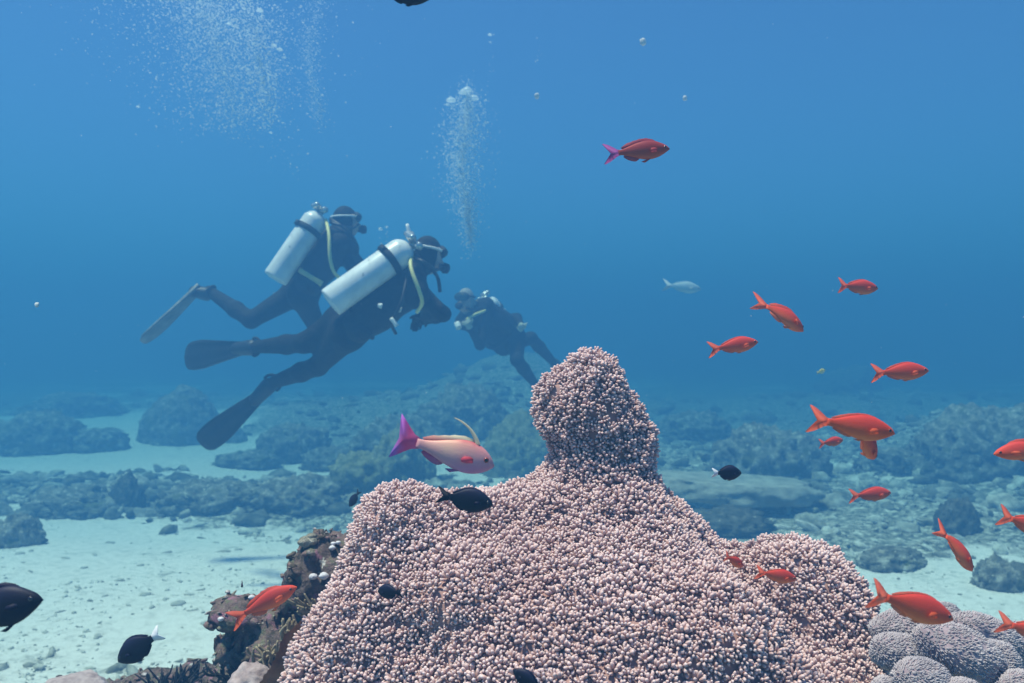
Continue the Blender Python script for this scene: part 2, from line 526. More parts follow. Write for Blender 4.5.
boulders = [
    # px, base py, width px, height px, material, roughness, name, label
    (172, 441, 82, 54, 'rock', .22, 'reef_boulder', 'big rounded hazy boulder on pale sand behind the divers\' fins', 0),
    (24, 455, 96, 38, 'rock', .3, 'reef_boulder', 'broad low dark boulder at the edge of the far sand', 0),
    (90, 452, 56, 22, 'rock', .3, 'reef_boulder', 'low dark mound between the broad low boulder and the rounded one', 0),
    (58, 418, 90, 22, 'rock', .35, 'reef_boulder', 'faint long low ridge barely showing through the blue haze', 0),
    (232, 443, 24, 14, 'rock', .3, 'reef_boulder', 'small dark stone just beneath the long black fin tip', 0),
    (292, 428, 70, 34, 'rock', .4, 'reef_boulder', 'hazy boulder on the sand below the legs of the lower diver', 0),
    (122, 512, 34, 33, 'rock_dark', .3, 'coral_head', 'rounded upright coral head at the end of the rubble ridge', 0),
    (205, 512, 100, 24, 'rock', .42, 'reef_boulder', 'jagged middle rock of the rubble ridge along the white sand', 0),
    (285, 511, 100, 26, 'rock', .42, 'reef_boulder', 'long craggy rock of the rubble ridge along the white sand', 0),
    (60, 516, 90, 22, 'rock', .42, 'reef_boulder', 'low crumbling rock at the sandy end of the rubble ridge', 0),
    (8, 548, 46, 30, 'rock', .35, 'reef_boulder', 'grey boulder sunk in sand before the rubble ridge', 0),
    (362, 495, 76, 40, 'rock_green', .4, 'reef_boulder', 'mossy craggy rock behind the small black fish', 0),
    (400, 486, 66, 50, 'rock_green', .4, 'coral_head', 'yellow green coral head behind the pink fish', 0),
    (520, 476, 74, 54, 'rock_green', .32, 'coral_head', 'pale green rounded coral head beside the coral pillar', 0),
    (465, 440, 100, 46, 'rock', .4, 'reef_boulder', 'hazy reef rock below the facing diver', 0),
    (545, 420, 90, 60, 'rock', .4, 'reef_boulder', 'faint tall reef rock behind the coral pillar', 0),
    (395, 420, 90, 36, 'rock', .4, 'reef_boulder', 'faint reef rock under the hands of the lower diver', 0),
    (775, 480, 112, 54, 'rock', .4, 'coral_head', 'craggy coral head with pale crest and deep shadow on the rubble flat', 0),
    (700, 440, 70, 24, 'rock', .4, 'reef_boulder', 'low hazy rock beyond the craggy coral head', 0),
    (1012, 460, 150, 74, 'rock', .36, 'reef_boulder', 'large rock outcrop with pale slope rising at the end of the flat', 0),
    (905, 448, 70, 22, 'rock', .4, 'reef_boulder', 'low rock at the foot of the large outcrop', 0),
    (858, 378, 60, 26, 'rock', .4, 'reef_boulder', 'ghostly faint rock knoll far off in the blue', 0),
    (964, 535, 42, 34, 'rock_dark', .3, 'coral_head', 'dark rounded coral head on the rubble flat among red fish', 0),
    (900, 570, 60, 18, 'rock', .4, 'reef_boulder', 'low grey rock at the edge of the bright sand pocket', 0),
    (735, 535, 90, 18, 'rock_dark', .4, 'reef_boulder', 'low dark rock between the flat ledge and the domed coral lobe', 0),
    (655, 545, 40, 20, 'rock', .4, 'reef_boulder', 'small rock in the sand beside the foot of the coral pillar', 0),
    (325, 470, 60, 18, 'rock', .4, 'reef_boulder', 'low rubble rock behind the rubble ridge', 0),
    (240, 468, 60, 14, 'rock', .4, 'reef_boulder', 'flat stone lying on sand behind the rubble ridge', 0),
    (1010, 590, 50, 26, 'rock', .4, 'reef_boulder', 'grey rock behind the pale sand pocket and fuzzy corals', 0),
]
seed = 20
for (px, py, wpx, hpx, mk, rg, nm, lab, fl) in boulders:
    d = min(ground_d(py), 24.0)
    x = d * (px - 512) / FPX
    z = float(height(x, d))
    for _ in range(3):
        d = min(max((CAMZ - z) * FPX / (py - 341.5), 2.5), 24.0)
        x = d * (px - 512) / FPX
        z = float(height(x, d))
    w, h = wpx * d / FPX / 2, hpx * d / FPX
    seed += 1
    me = rock_mesh(seed, (w * .96, w * .8, h * 0.92), rg, ICO5 if wpx * hpx > 900 else ICO4, M[mk])
    o = obj(nm, me, loc=(x, d + w * .6, z + h * 0.02))
    o.rotation_euler[2] = seed * 1.3
    o.rotation_euler[2] = 0
    tag(o, lab, 'coral' if nm == 'coral_head' else 'rock', 'coral heads on the sea bed' if nm == 'coral_head' else 'boulders on the sea bed')

# flat ledge: a tilted slab with a shadowed undercut
v, f = ICO5
w = v.copy()
w[:, 2] = np.clip(w[:, 2], -.35, .35) / .35
n_ = fbm(v * 3 + 4, 4, 77)
w = w * (1 + .16 * n_)[:, None]
led = obj('rock_ledge', new_mesh('rock_ledge', w * np.array((.66 * K, .50 * K, .07 * K)), f, M['ledge']), loc=P(726, 489, 6.1 * K))
led.rotation_euler = (math.radians(-3), math.radians(3), 0)
led.location.z = float(height(led.location.x, led.location.y)) + .2 * K
tag(led, 'flat pale rock ledge with dark undercut on the rubble flat', 'rock')
for k, (dx, dy, r) in enumerate([(.35, .25, .17), (-.3, .3, .15)]):
    pass

# ------------------------------------------------------------------ loose rubble
def stones(n_try, dmin, dmax, smin, smax, thr, seed_, maxn):
    dmin, dmax, smin, smax = dmin * K, dmax * K, smin * K, smax * K
    g = np.random.default_rng(seed_)
    px = g.uniform(-60, 1084, n_try)
    t = g.uniform(0, 1, n_try)
    d = 1 / ((1 - t) / dmin + t / dmax)
    x = d * (px - 512) / FPX
    m = rubble_mask(x, d)
    keep = m + g.uniform(-.35, .35, n_try) > thr
    x, d, m = x[keep][:maxn], d[keep][:maxn], m[keep][:maxn]
    s = smin * (smax / smin) ** (g.uniform(0, 1, len(x)) ** 2.2) * (0.6 + 0.09 * d / K)
    return np.stack([x, d, height(x, d)], -1), s, g

def stone_variants(ico, n, seed_):
    out = []
    for k in range(n):
        v, f = ico
        r = np.array([1, .55 + .5 * rnd.random(), .4 + .35 * rnd.random()]) if k % 2 else np.array([1.35, .30 + .25 * rnd.random(), .26 + .2 * rnd.random()])
        w = v * (1 + .62 * fbm(v * 1.7 + 11 * k + seed_, 3, k + seed_))[:, None] * r
        out.append(w)
    return out, ico[1]

def scatter_mesh(name, pos, size, g, variants, faces, material, yawonly=False):
    V, F, off = [], [], 0
    k = g.integers(0, len(variants), len(pos))
    yaw = g.uniform(0, 2 * math.pi, len(pos)); tilt = g.normal(0, .35, len(pos))
    ca, sa, ct, st = np.cos(yaw), np.sin(yaw), np.cos(tilt), np.sin(tilt)
    for vi, vv in enumerate(variants):
        sel = np.where(k == vi)[0]
        if not len(sel): continue
        x, y, z = vv[:, 0], vv[:, 1], vv[:, 2]
        X = x[None] * ct[sel, None] + z[None] * st[sel, None]
        Z = -x[None] * st[sel, None] + z[None] * ct[sel, None]
        W = np.stack([X * ca[sel, None] - y[None] * sa[sel, None], X * sa[sel, None] + y[None] * ca[sel, None], Z], -1)
        W = W * size[sel, None, None] + pos[sel][:, None]
        n = len(vv)
        V.append(W.reshape(-1, 3))
        F.append((faces[None] + (off + np.arange(len(sel)) * n)[:, None, None]).reshape(-1, 3))
        off += len(sel) * n
    return new_mesh(name, np.concatenate(V), np.concatenate(F), material)

var2, fac2 = stone_variants(ICO2, 10, 3)
var1, fac1 = stone_variants(ICO1, 8, 9)
pos, siz, g = stones(14000, 2.7, 9.5, .006, .06, .40, 101, 4200)
rub = obj('coral_rubble', scatter_mesh('coral_rubble', pos, siz, g, var2, fac2, M['rubble']))
rub['kind'] = 'stuff'; rub['label'] = 'grey broken coral rubble covering the sea bed'
pos, siz, g = stones(9000, 6.0, 17.0, .012, .11, .45, 102, 4500)
rub = obj('distant_coral_rubble', scatter_mesh('distant_coral_rubble', pos, siz, g, var1, fac1, M['rubble_dark']))
rub['kind'] = 'stuff'; rub['label'] = 'dark weedy rubble on the hazy far sea bed'
# broken blocks heaped along the ridge
g = np.random.default_rng(104)
n = 420
rx_, ry_ = g.normal(-2.2, 1.3, n), g.normal(6.75, .4, n)
ry_ = ry_ + .12 * (rx_ + 2.3)
rx_, ry_ = rx_ * K, ry_ * K
pos = np.stack([rx_, ry_, height(rx_, ry_) + .02], -1)
siz = .04 * (5.0) ** (g.uniform(0, 1, n) ** 1.8)
var3, fac3 = stone_variants(ICO3, 8, 23)
rub = obj('ridge_rubble', scatter_mesh('ridge_rubble', pos, siz, g, var3, fac3, M['rubble_dark']))
rub['kind'] = 'stuff'; rub['label'] = 'heap of broken coral blocks along the edge of the white sand'
g = np.random.default_rng(105)
n = 240
rx_, ry_ = g.normal(3.0, 1.6, n), g.normal(6.3, 1.3, n)
keep = ry_ > 4.3
rx_, ry_ = rx_[keep] * K, ry_[keep] * K
pos = np.stack([rx_, ry_, height(rx_, ry_) + .01], -1)
siz = .034 * (5.0) ** (g.uniform(0, 1, len(pos)) ** 2)
rub = obj('flat_rubble', scatter_mesh('flat_rubble', pos, siz, g, var3, fac3, M['rubble']))
rub['kind'] = 'stuff'; rub['label'] = 'pale broken coral blocks strewn over the reef flat'
# gravel grains on the clean sand
pos, siz, g = stones(24000, 2.6, 6.5, .003, .02, -.2, 103, 13000)
keep = fbm(pos * np.array((1.5, 1.5, 0)), 3, 88) + g.normal(0, .2, len(pos)) > .06
pos, siz = pos[keep], siz[keep]
rub = obj('shell_gravel', scatter_mesh('shell_gravel', pos, siz * .8, g, var1, fac1, M['gravel']))
rub['kind'] = 'stuff'; rub['label'] = 'fine pale gravel strewn on white sand'
# countable stones lying on the white sand
stone_me = [new_mesh('stone', v * 1.0, fac2, M['rubble']) for v in var2]
g = np.random.default_rng(5)
spots = [(165, 612, 9), (178, 618, 14), (190, 606, 8), (152, 622, 8), (200, 600, 7), (98, 655, 10), (78, 600, 8), (120, 590, 9), (223, 552, 10), (238, 548, 7),
         (165, 553, 9), (140, 572, 7), (66, 566, 9), (110, 540, 9), (30, 585, 8), (250, 520, 7), (270, 528, 6), (216, 533, 6), (60, 628, 7), (145, 605, 10), (192, 626, 8),
         (205, 640, 9), (128, 618, 7), (84, 578, 7), (105, 608, 6), (45, 650, 8), (230, 575, 6), (180, 590, 7), (95, 560, 8), (20, 560, 8)]
for i, (px, py, w) in enumerate(spots):
    d = ground_d(py); x = d * (px - 512) / FPX
    o = obj('stone', stone_me[i % 10], loc=(x, d, float(height(x, d)) + .002))
    s = w * d / FPX * .55
    o.scale = (s, s, s * .8); o.rotation_euler = (0, 0, g.uniform(0, 6.28))
    tag(o, 'small loose grey stone lying on the white sand', 'stone', 'loose stones on the white sand')
# ------------------------------------------------------------------ the big knobbly soft coral in front
def mpx(n, d):            # n photo pixels in metres at depth d
    return n * d / FPX

mcoral = bpy.data.materials.new('soft_coral_skin')
mcoral.use_nodes = True
N, L = mcoral.node_tree.nodes, mcoral.node_tree.links
b = N['Principled BSDF']; b.inputs['Roughness'].default_value = .75; b.inputs['Specular IOR Level'].default_value = .2
b.inputs['Subsurface Weight'].default_value = .4; b.inputs['Subsurface Radius'].default_value = (1.0, .7, .6); b.inputs['Subsurface Scale'].default_value = .004
at = N.new('ShaderNodeAttribute'); at.attribute_name = 'tip'
tc = N.new('ShaderNodeTexCoord')
geo = N.new('ShaderNodeNewGeometry')
nz = N.new('ShaderNodeTexNoise'); nz.inputs['Scale'].default_value = 55; nz.inputs['Detail'].default_value = 4
nz2 = N.new('ShaderNodeTexNoise'); nz2.inputs['Scale'].default_value = 7; nz2.inputs['Detail'].default_value = 3
L.new(geo.outputs['Position'], nz.inputs['Vector']); L.new(geo.outputs['Position'], nz2.inputs['Vector'])
cr = N.new('ShaderNodeValToRGB'); cr.color_ramp.elements.new(.5)
for e, (p_, c_) in zip(cr.color_ramp.elements, [(.0, (.46, .295, .28)), (.5, (.58, .405, .395)), (1.0, (.80, .63, .635))]):
    e.position = p_; e.color = (*c_, 1)
L.new(at.outputs['Fac'], cr.inputs['Fac'])
hs = N.new('ShaderNodeMixRGB'); hs.blend_type = 'MULTIPLY'; hs.inputs[0].default_value = 1
cr2 = N.new('ShaderNodeValToRGB')
for e, (p_, c_) in zip(cr2.color_ramp.elements, [(.3, (.78, .70, .68)), (.7, (1.0, 1.0, 1.0))]):
    e.position = p_; e.color = (*c_, 1)
ad = N.new('ShaderNodeMixRGB'); ad.inputs[0].default_value = .5
L.new(nz.outputs['Fac'], ad.inputs[1]); L.new(nz2.outputs['Fac'], ad.inputs[2]); L.new(ad.outputs[0], cr2.inputs['Fac'])
L.new(cr.outputs[0], hs.inputs[1]); L.new(cr2.outputs[0], hs.inputs[2]); L.new(hs.outputs[0], b.inputs['Base Color'])

S = SDF((-.46, .78, .45 + DZ), (.66, 1.85, 1.28 + DZ), .009)
# pillar with its double-humped head
dp = 1.32
for (px, py, rx, rz, ry) in [(592, 384, 25, 27, .05), (562, 398, 20, 23, .045), (588, 414, 44, 38, .07), (604, 438, 40, 42, .07), (597, 468, 44, 48, .072), (593, 508, 46, 50, .085)]:
    c_ = P(px, py, dp); S.ell(c_, (mpx(rx, dp), ry, mpx(rz, dp)), .018)
# broad skirt under it, then its lobes
S.ell((.09, 1.33, .61 + DZ), (.395, .44, .372), .06)
S.ell(P(590, 560, 1.31), (.16, .14, .13), .07)
S.ell(P(400, 546, 1.22), (mpx(46, 1.22), .09, mpx(60, 1.22)), .035)
S.ell(P(350, 700, 1.13), (.085, .09, .10), .06)
S.ell(P(372, 640, 1.16), (.075, .10, .10), .05)
S.ell(P(480, 540, 1.26), (.09, .09, .07), .05)
S.ell(P(690, 640, 1.12), (.12, .12, .09), .05)
S.ell(P(470, 600, 1.14), (.10, .09, .06), .04)
S.ell(P(640, 580, 1.20), (.08, .09, .06), .04)
# domed lobe beside the skirt
S.ell(P(788, 626, 1.24), (mpx(82, 1.24), .12, mpx(80, 1.24)), .012)
S.ell(P(732, 606, 1.28), (mpx(36, 1.28), .08, mpx(54, 1.28)), .012)
S.ell(P(820, 690, 1.14), (mpx(60, 1.14), .09, mpx(45, 1.14)), .03)
S.ell(P(750, 700, 1.08), (mpx(80, 1.08), .10, mpx(52, 1.08)), .03)
S.noise(9, .011, 3, 3, dz=DZ)
S.noise(26, .008, 2, 6, dz=DZ)
cv, cf = S.mesh()
coral = thing('soft_coral', 'large pinkish knobbly soft coral with a tall pillar and spreading skirt', 'coral', (.08, 1.25, .62 + DZ))
cbase = np.array((.08, 1.25, .62 + DZ))
bme = new_mesh('stalk', cv - cbase, cf, mcoral)
attr_float(bme, 'tip', np.full(len(cv), .0))
obj('stalk', bme, coral)
cn = vnormals(cv, cf)
# Poisson-like points on the surface that the camera side can see
g = np.random.default_rng(11)
fq = cf[g.integers(0, len(cf), 95000)]
uv = g.uniform(0, 1, (len(fq), 2))
bw = np.stack([(1 - uv[:, 0]) * (1 - uv[:, 1]), uv[:, 0] * (1 - uv[:, 1]), uv[:, 0] * uv[:, 1], (1 - uv[:, 0]) * uv[:, 1]], 1)
sp_ = (cv[fq] * bw[..., None]).sum(1); sn_ = (cn[fq] * bw[..., None]).sum(1); sn_ /= np.linalg.norm(sn_, axis=1)[:, None]
qv = np.array((0, 0, CAMZ)) - sp_
qx = 512 + FPX * sp_[:, 0] / sp_[:, 1]; qy = 341.5 + FPX * (CAMZ - sp_[:, 2]) / sp_[:, 1]
ok_ = ((qv * sn_).sum(1) / np.linalg.norm(qv, axis=1) > -.45) & (qy < 790) & (sp_[:, 2] > .55 + DZ)
sp_, sn_ = sp_[ok_], sn_[ok_]
SP = .0146
cell, picked = {}, []
near = [(a_, b_, c_) for a_ in (-1, 0, 1) for b_ in (-1, 0, 1) for c_ in (-1, 0, 1)]
keys = np.floor(sp_ / SP).astype(int).tolist()
for i, p in enumerate(sp_.tolist()):
    k0, k1, k2 = keys[i]
    for da, db, dc in near:
        c_ = cell.get((k0 + da, k1 + db, k2 + dc))
        if c_ and any((q[0] - p[0]) ** 2 + (q[1] - p[1]) ** 2 + (q[2] - p[2]) ** 2 < SP * SP for q in c_):
            break
    else:
        cell.setdefault((k0, k1, k2), []).append(p); picked.append(i)
# small knobs fill the gaps between the big ones
n_big = len(picked)
SP2 = .0092
cell2 = {}
for q in sp_[picked].tolist():
    cell2.setdefault(tuple(int(math.floor(v_ / .0115)) for v_ in q), []).append((q, .0115))
for i, p in enumerate(sp_.tolist()):
    k0, k1, k2 = (int(math.floor(v_ / .0115)) for v_ in p)
    for da, db, dc in near:
        c_ = cell2.get((k0 + da, k1 + db, k2 + dc))
        if c_ and any((q[0] - p[0]) ** 2 + (q[1] - p[1]) ** 2 + (q[2] - p[2]) ** 2 < rr * rr for q, rr in c_):
            break
    else:
        cell2.setdefault((k0, k1, k2), []).append((p, SP2)); picked.append(i)
picked = np.array(picked)

def lobule(seg=7):
    """one finger-shaped polyp lobe along +Z: rings then a rounded tip"""
    prof = [(.85, .05), (1.0, .55), (.70, .90)]
    V = []; T = []
    for r, z in prof:
        for j in range(seg):
            a = 2 * math.pi * j / seg
            V.append((r * math.cos(a), r * math.sin(a), z)); T.append(z)
    V.append((0, 0, 1.01)); T.append(1.0)
    F = []
    for i in range(len(prof) - 1):
        for j in range(seg):
            j2 = (j + 1) % seg
            a, b_, c_, d_ = i * seg + j, i * seg + j2, (i + 1) * seg + j2, (i + 1) * seg + j
            F.append((a, b_, c_)); F.append((a, c_, d_))
    n = len(V) - 1
    for j in range(seg):
        F.append(((len(prof) - 1) * seg + j, (len(prof) - 1) * seg + (j + 1) % seg, n))
    return np.array(V), np.array(F), np.array(T)
LV, LF, LT = lobule(5)

def cluster(seed_, n=None):
    """a knob: finger lobes crowded on a small round head"""
    r = random.Random(seed_)
    V, F, T = [], [], []
    n = n or r.choice((14, 15, 16))
    off = 0
    for k in range(n):
        q = math.sqrt((k + .4) / n)                       # 0 in the middle .. 1 at the rim
        a = k * 2.39996 + r.random() * .6
        th = q * math.radians(84) + r.gauss(0, .07)
        dv = np.array((math.sin(th) * math.cos(a), math.sin(th) * math.sin(a), math.cos(th)))
        ft = dv * np.array((.0046, .0046, .0078)) + np.array((0, 0, .0015))
        dv = dv + np.array((0, 0, .35)); dv /= np.linalg.norm(dv)
        rad = .00195 + r.random() * .0008
        ln = .0070 + r.random() * .0032
        t = np.cross(dv, (0.3, .9, .1)); t /= np.linalg.norm(t); s_ = np.cross(dv, t)
        W = ft + LV[:, :1] * rad * t + LV[:, 1:2] * rad * s_ + LV[:, 2:] * ln * dv
        V.append(W); F.append(LF + off); off += len(LV)
        T.append(np.clip(LT * (.8 + .35 * r.random()), 0, 1))
    return np.concatenate(V), np.concatenate(F), np.concatenate(T)
CL = [cluster(k) for k in range(12)]
SMALL = [cluster(k, 6) for k in range(30, 34)]
CL = CL + SMALL
CLME = []
for V_, F_, T_ in CL:
    me = new_mesh('polyp_cluster', V_, F_, mcoral); attr_float(me, 'tip', T_); CLME.append(me)

pp, nn = sp_[picked], sn_[picked].copy()
up = np.array((0, 0, 1.0))
nn = nn + np.array((0, 0, .25)); nn /= np.linalg.norm(nn, axis=1)[:, None]
kind = np.where(np.arange(len(pp)) < n_big, g.integers(0, 12, len(pp)), g.integers(12, 16, len(pp)))
scl = np.where(np.arange(len(pp)) < n_big, g.uniform(.84, 1.16, len(pp)), g.uniform(.58, .80, len(pp))) * (1 + .22 * fbm(pp * 14, 2, 4))
spin = g.uniform(0, 6.283, len(pp))
ax = np.cross(nn, np.array((.2, .3, .93))); ax /= np.maximum(np.linalg.norm(ax, axis=1), 1e-6)[:, None]
ay = np.cross(nn, ax)
tx = ax * np.cos(spin)[:, None] + ay * np.sin(spin)[:, None]
ty = np.cross(nn, tx)
foot = pp - nn * np.where(np.arange(len(pp)) < n_big, .0015, .0035)[:, None]
# those that show largest: facing the camera, near, in the frame
vd = np.array((0, 0, CAMZ)) - pp
dist = np.linalg.norm(vd, axis=1)
fpx = 512 + FPX * pp[:, 0] / pp[:, 1]; fpy = 341.5 + FPX * (CAMZ - pp[:, 2]) / pp[:, 1]
facing = (vd * sn_[picked]).sum(1) / dist
score = np.where((fpx > 0) & (fpx < 1024) & (fpy < 690) & (facing > .12), scl / dist, 0)
best = set(np.argsort(-score)[:300].tolist())
V, F, T, off = [], [], [], 0
for kk in range(len(CL)):
    sel = np.array([i for i in np.where(kind == kk)[0] if i not in best])
    v0, f0, t0 = CL[kk]
    v0 = v0[None] * scl[sel, None, None]
    W = v0[..., :1] * tx[sel][:, None] + v0[..., 1:2] * ty[sel][:, None] + v0[..., 2:] * nn[sel][:, None] + foot[sel][:, None]
    V.append(W.reshape(-1, 3)); n = len(CL[kk][0])
    F.append((f0[None] + (off + np.arange(len(sel)) * n)[:, None, None]).reshape(-1, 3)); off += n * len(sel)
    T.append(np.tile(t0, len(sel)))
me = new_mesh('polyp_clusters', np.concatenate(V) - cbase, np.concatenate(F), mcoral)
attr_float(me, 'tip', np.concatenate(T))
rest = obj('polyp_clusters', me, coral); rest['kind'] = 'stuff'
for i in sorted(best):
    m4 = Matrix([[*(a * scl[i] for a in r_), t_] for r_, t_ in zip(np.stack([tx[i], ty[i], nn[i]], 1), foot[i] - cbase)] + [[0, 0, 0, 1]])
    obj('polyp_cluster', CLME[kind[i]], coral, mat4=m4)

# ------------------------------------------------------------------ reef rock that carries the corals
M['front_rock'] = mat('encrusted_reef_rock', (.1, .08, .08), .9, .25,
    [(.28, (.035, .03, .028)), (.42, (.11, .085, .075)), (.52, (.19, .13, .125)), (.62, (.15, .155, .10)), (.78, (.40, .34, .33))],
    scale=42, detail=9, bump=1.0, bscale=110, spots=[((.30, .15, .20), 26, .60), ((.50, .48, .46), 60, .67), ((.05, .045, .035), 34, .60)])
S = SDF((-1.05, .95, -.14), (.95, 2.05, .98 + DZ), .0118)
S.ell((.05, 1.45, .25 + DZ), (.48, .42, .52), .1)
S.ell((.05, 1.5, .2), (.6, .5, .75), .15)
S.ell((.4, 1.5, .2), (.5, .45, .6), .15)
S.ell((.42, 1.32, .30 + DZ), (.36, .34, .42), .1)
S.ell((-.22, 1.5, .1 + DZ), (.48, .38, .35), .1)
for (px, py, d, rx, rz, ry) in [(325, 588, 1.42, 48, 42, .10), (345, 560, 1.45, 34, 30, .08), (305, 553, 1.42, 15, 16, .03), (262, 618, 1.42, 50, 38, .09), (226, 606, 1.43, 26, 22, .05),
                                (228, 640, 1.43, 30, 26, .06), (290, 655, 1.38, 62, 50, .11), (330, 640, 1.34, 50, 60, .10)]:
    S.ell(P(px, py, d), (mpx(rx, d), ry, mpx(rz, d)), .03)
for (px, py, d, rx, rz, ry) in [(160, 705, 1.66, 90, 34, .16), (60, 712, 1.75, 90, 34, .14), (240, 700, 1.55, 60, 40, .12)]:
    S.ell(P(px, py, d), (mpx(rx, d), ry, mpx(rz, d)), .04)
S.noise(8, .040, 4, 41, ridged=True, dz=DZ)
S.noise(20, .026, 3, 44, dz=DZ)
S.noise(48, .010, 2, 45, ridged=True, dz=DZ)
rv, rf = S.mesh()
rn = vnormals(rv, rf)
rv = rv + rn * (fbm(rv * 60, 3, 47) * .012 + .004 * (1 - 2 * np.abs(fbm(rv * 35, 2, 49))))[:, None]
reef = obj('reef_rock', new_mesh('reef_rock', rv, rf, M['front_rock']))
tag(reef, 'rugged encrusted reef rock that carries the pink soft coral', 'rock')

# crusts, knobs and tufts growing all over the rock
M['crust'] = mat('reef_crust', (.2, .15, .15), .9, .2, [(.12, (.045, .04, .03)), (.32, (.14, .11, .085)), (.48, (.24, .14, .15)), (.62, (.18, .185, .12)), (.80, (.36, .31, .31)), (.93, (.60, .57, .56))],
                 scale=70, bump=.8, bscale=220, island=.62)
g = np.random.default_rng(31)
cand = np.where((rn[:, 1] < .55) & (rv[:, 2] > .25 + DZ))[0]
cpx = 512 + FPX * rv[cand, 0] / rv[cand, 1]; cpy = 341.5 + FPX * (CAMZ - rv[cand, 2]) / rv[cand, 1]
cand = cand[(cpx > -40) & (cpx < 400) & (cpy < 760)]
pick = g.choice(cand, min(1500, len(cand)), replace=False)
siz = .0024 * (4.2) ** (g.uniform(0, 1, len(pick)) ** 1.9)
vc, fc_ = stone_variants(ICO2, 10, 57)
crust = obj('reef_crust', scatter_mesh('reef_crust', rv[pick] + rn[pick] * siz[:, None] * .3, siz, g, vc, fc_, M['crust']))
crust['kind'] = 'stuff'; crust['label'] = 'small crusts and knobs growing all over the reef rock'

def on_rock(px, py):
    """point and normal where the line of sight through a pixel meets the reef rock"""
    d0 = np.array(P(px, py, 1.0)) - np.array((0, 0, CAMZ)); d0 /= np.linalg.norm(d0)
    q = rv - np.array((0, 0, CAMZ)); t = q @ d0
    e = np.linalg.norm(q - t[:, None] * d0, axis=1)
    c_ = np.where(e < .012)[0]
    if not len(c_):
        return None
    i = c_[np.argmin(t[c_])]
    return rv[i], rn[i]

# white knob coral on the rock
M['white_knob'] = mat('white_knob_coral', (.62, .60, .64), .7, .3, [(.3, (.48, .46, .50)), (.7, (.74, .72, .76))], scale=60, bump=.5, bscale=300)
def knob_coral(spots_, label, r0, material=None):
    hits = [on_rock(*s_) for s_ in spots_]
    hits = [h for h in hits if h is not None]
    if not hits: return
    c0 = hits[0][0]
    t = thing('knob_coral', label, 'coral', c0)
    v, f = ICO3
    for k, (p_, n_) in enumerate(hits):
        w = v * (1 + .22 * fbm(v * 2 + k * 5, 3, k))[:, None] * r0 * (.7 + .5 * rnd.random()) * np.array((1.15, 1, .8))
        obj('knob', new_mesh('knob', w + (p_ - c0) + n_ * r0 * .5, f, material or M['white_knob']), t)
knob_coral([(322, 577), (328, 573), (333, 577), (326, 580), (330, 580), (316, 578)], 'cluster of small white knob coral on the dark reef rock', .0062)
knob_coral([(331, 541), (335, 544), (329, 545), (334, 539)], 'tiny white knob coral at the top of the reef rock beside the skirt', .0055)
knob_coral([(306, 534), (302, 540), (309, 540)], 'pale grey knob standing up at the crest of the reef rock', .011, M['rock'])
knob_coral([(248, 595), (254, 592)], 'small white speck of coral behind the red fish', .006)
knob_coral([(226, 615), (224, 618)], 'single white speck of coral on the outer rock bulge', .004)
knob_coral([(262, 580), (270, 583), (256, 578)], 'lilac grey knobs on the crest behind the red fish', .012, M['rock'])

# brown sponge leaning on the rock beside the skirt
M['sponge'] = mat('brown_sponge', (.36, .18, .1), .85, .2, [(.3, (.20, .095, .05)), (.55, (.40, .20, .105)), (.75, (.52, .29, .17))], scale=24, bump=.6, bscale=120)
S = SDF(np.array(P(250, 700, 1.30)) - .12, np.array(P(320, 600, 1.16)) + .13, .006)
S.cone(P(318, 622, 1.16), P(298, 650, 1.16), .018, .03, .03)
S.cone(P(298, 650, 1.16), P(276, 700, 1.16), .03, .04, .03)
S.cone(P(314, 640, 1.14), P(302, 700, 1.12), .024, .04, .03)
S.noise(30, .006, 3, 61)
sv, sf = S.mesh()
o = obj('sponge', new_mesh('sponge', sv, sf, M['sponge']))
tag(o, 'rust brown sponge wedged between reef rock and pink soft coral', 'sponge')
# pale lump at its foot
M['pale_lump'] = mat('pale_encrusting_coral', (.4, .32, .32), .85, .2, [(.3, (.27, .20, .20)), (.7, (.52, .43, .43))], scale=40, bump=.5, bscale=200)
v, f = ICO4
o = obj('encrusting_coral', new_mesh('encrusting_coral', v * (1 + .2 * fbm(v * 2.5, 3, 8))[:, None] * np.array((.035, .04, .04)), f, M['pale_lump']), loc=P(252, 690, 1.24))
tag(o, 'pale pink lump of encrusting coral below the brown sponge', 'coral')
o = obj('encrusting_coral', new_mesh('encrusting_coral', v * (1 + .2 * fbm(v * 2.5 + 9, 3, 8))[:, None] * np.array((.06, .05, .03)), f, M['pale_lump']), loc=P(75, 690, 1.58))
tag(o, 'mauve lump of encrusting coral at the foot of the white sand', 'coral')

# little bushy coral tufts on the rock: short forked fingers
M['tuft'] = mat('tuft_coral', (.3, .24, .15), .8, .2, [(.3, (.16, .12, .07)), (.7, (.42, .35, .25))], scale=50)
M['dark_tuft'] = mat('dark_tuft', (.03, .03, .035), .7, .3, [(.3, (.012, .012, .014)), (.7, (.05, .05, .055))], scale=50)
def tuft(spot, n, ln, rad, material, name, label, cat, seed_):
    h = on_rock(*spot)
    if h is None: return
    p_, n_ = h
    r = random.Random(seed_)
    t = thing(name, label, cat, p_)
    for k in range(n):
        dv = np.array(n_) + np.array((r.gauss(0, .8), r.gauss(0, .5), abs(r.gauss(.2, .5)))); dv /= np.linalg.norm(dv)
        e = dv * ln * r.uniform(.6, 1.2)
        base_ = np.array((r.gauss(0, ln * .5), r.gauss(0, ln * .3), r.gauss(0, ln * .2)))
        bend = np.array((r.gauss(0, .2), 0, .25)) * ln
        obj('branch', new_mesh('branch', *tube([base_ - dv * .01, base_ + e * .55, base_ + e + bend], [rad, rad * .95, rad * .55], 6), material), t)
tuft((288, 632), 26, .026, .0035, M['tuft'], 'tuft_coral', 'straw coloured bushy coral tuft beside the brown sponge', 'coral', 1)
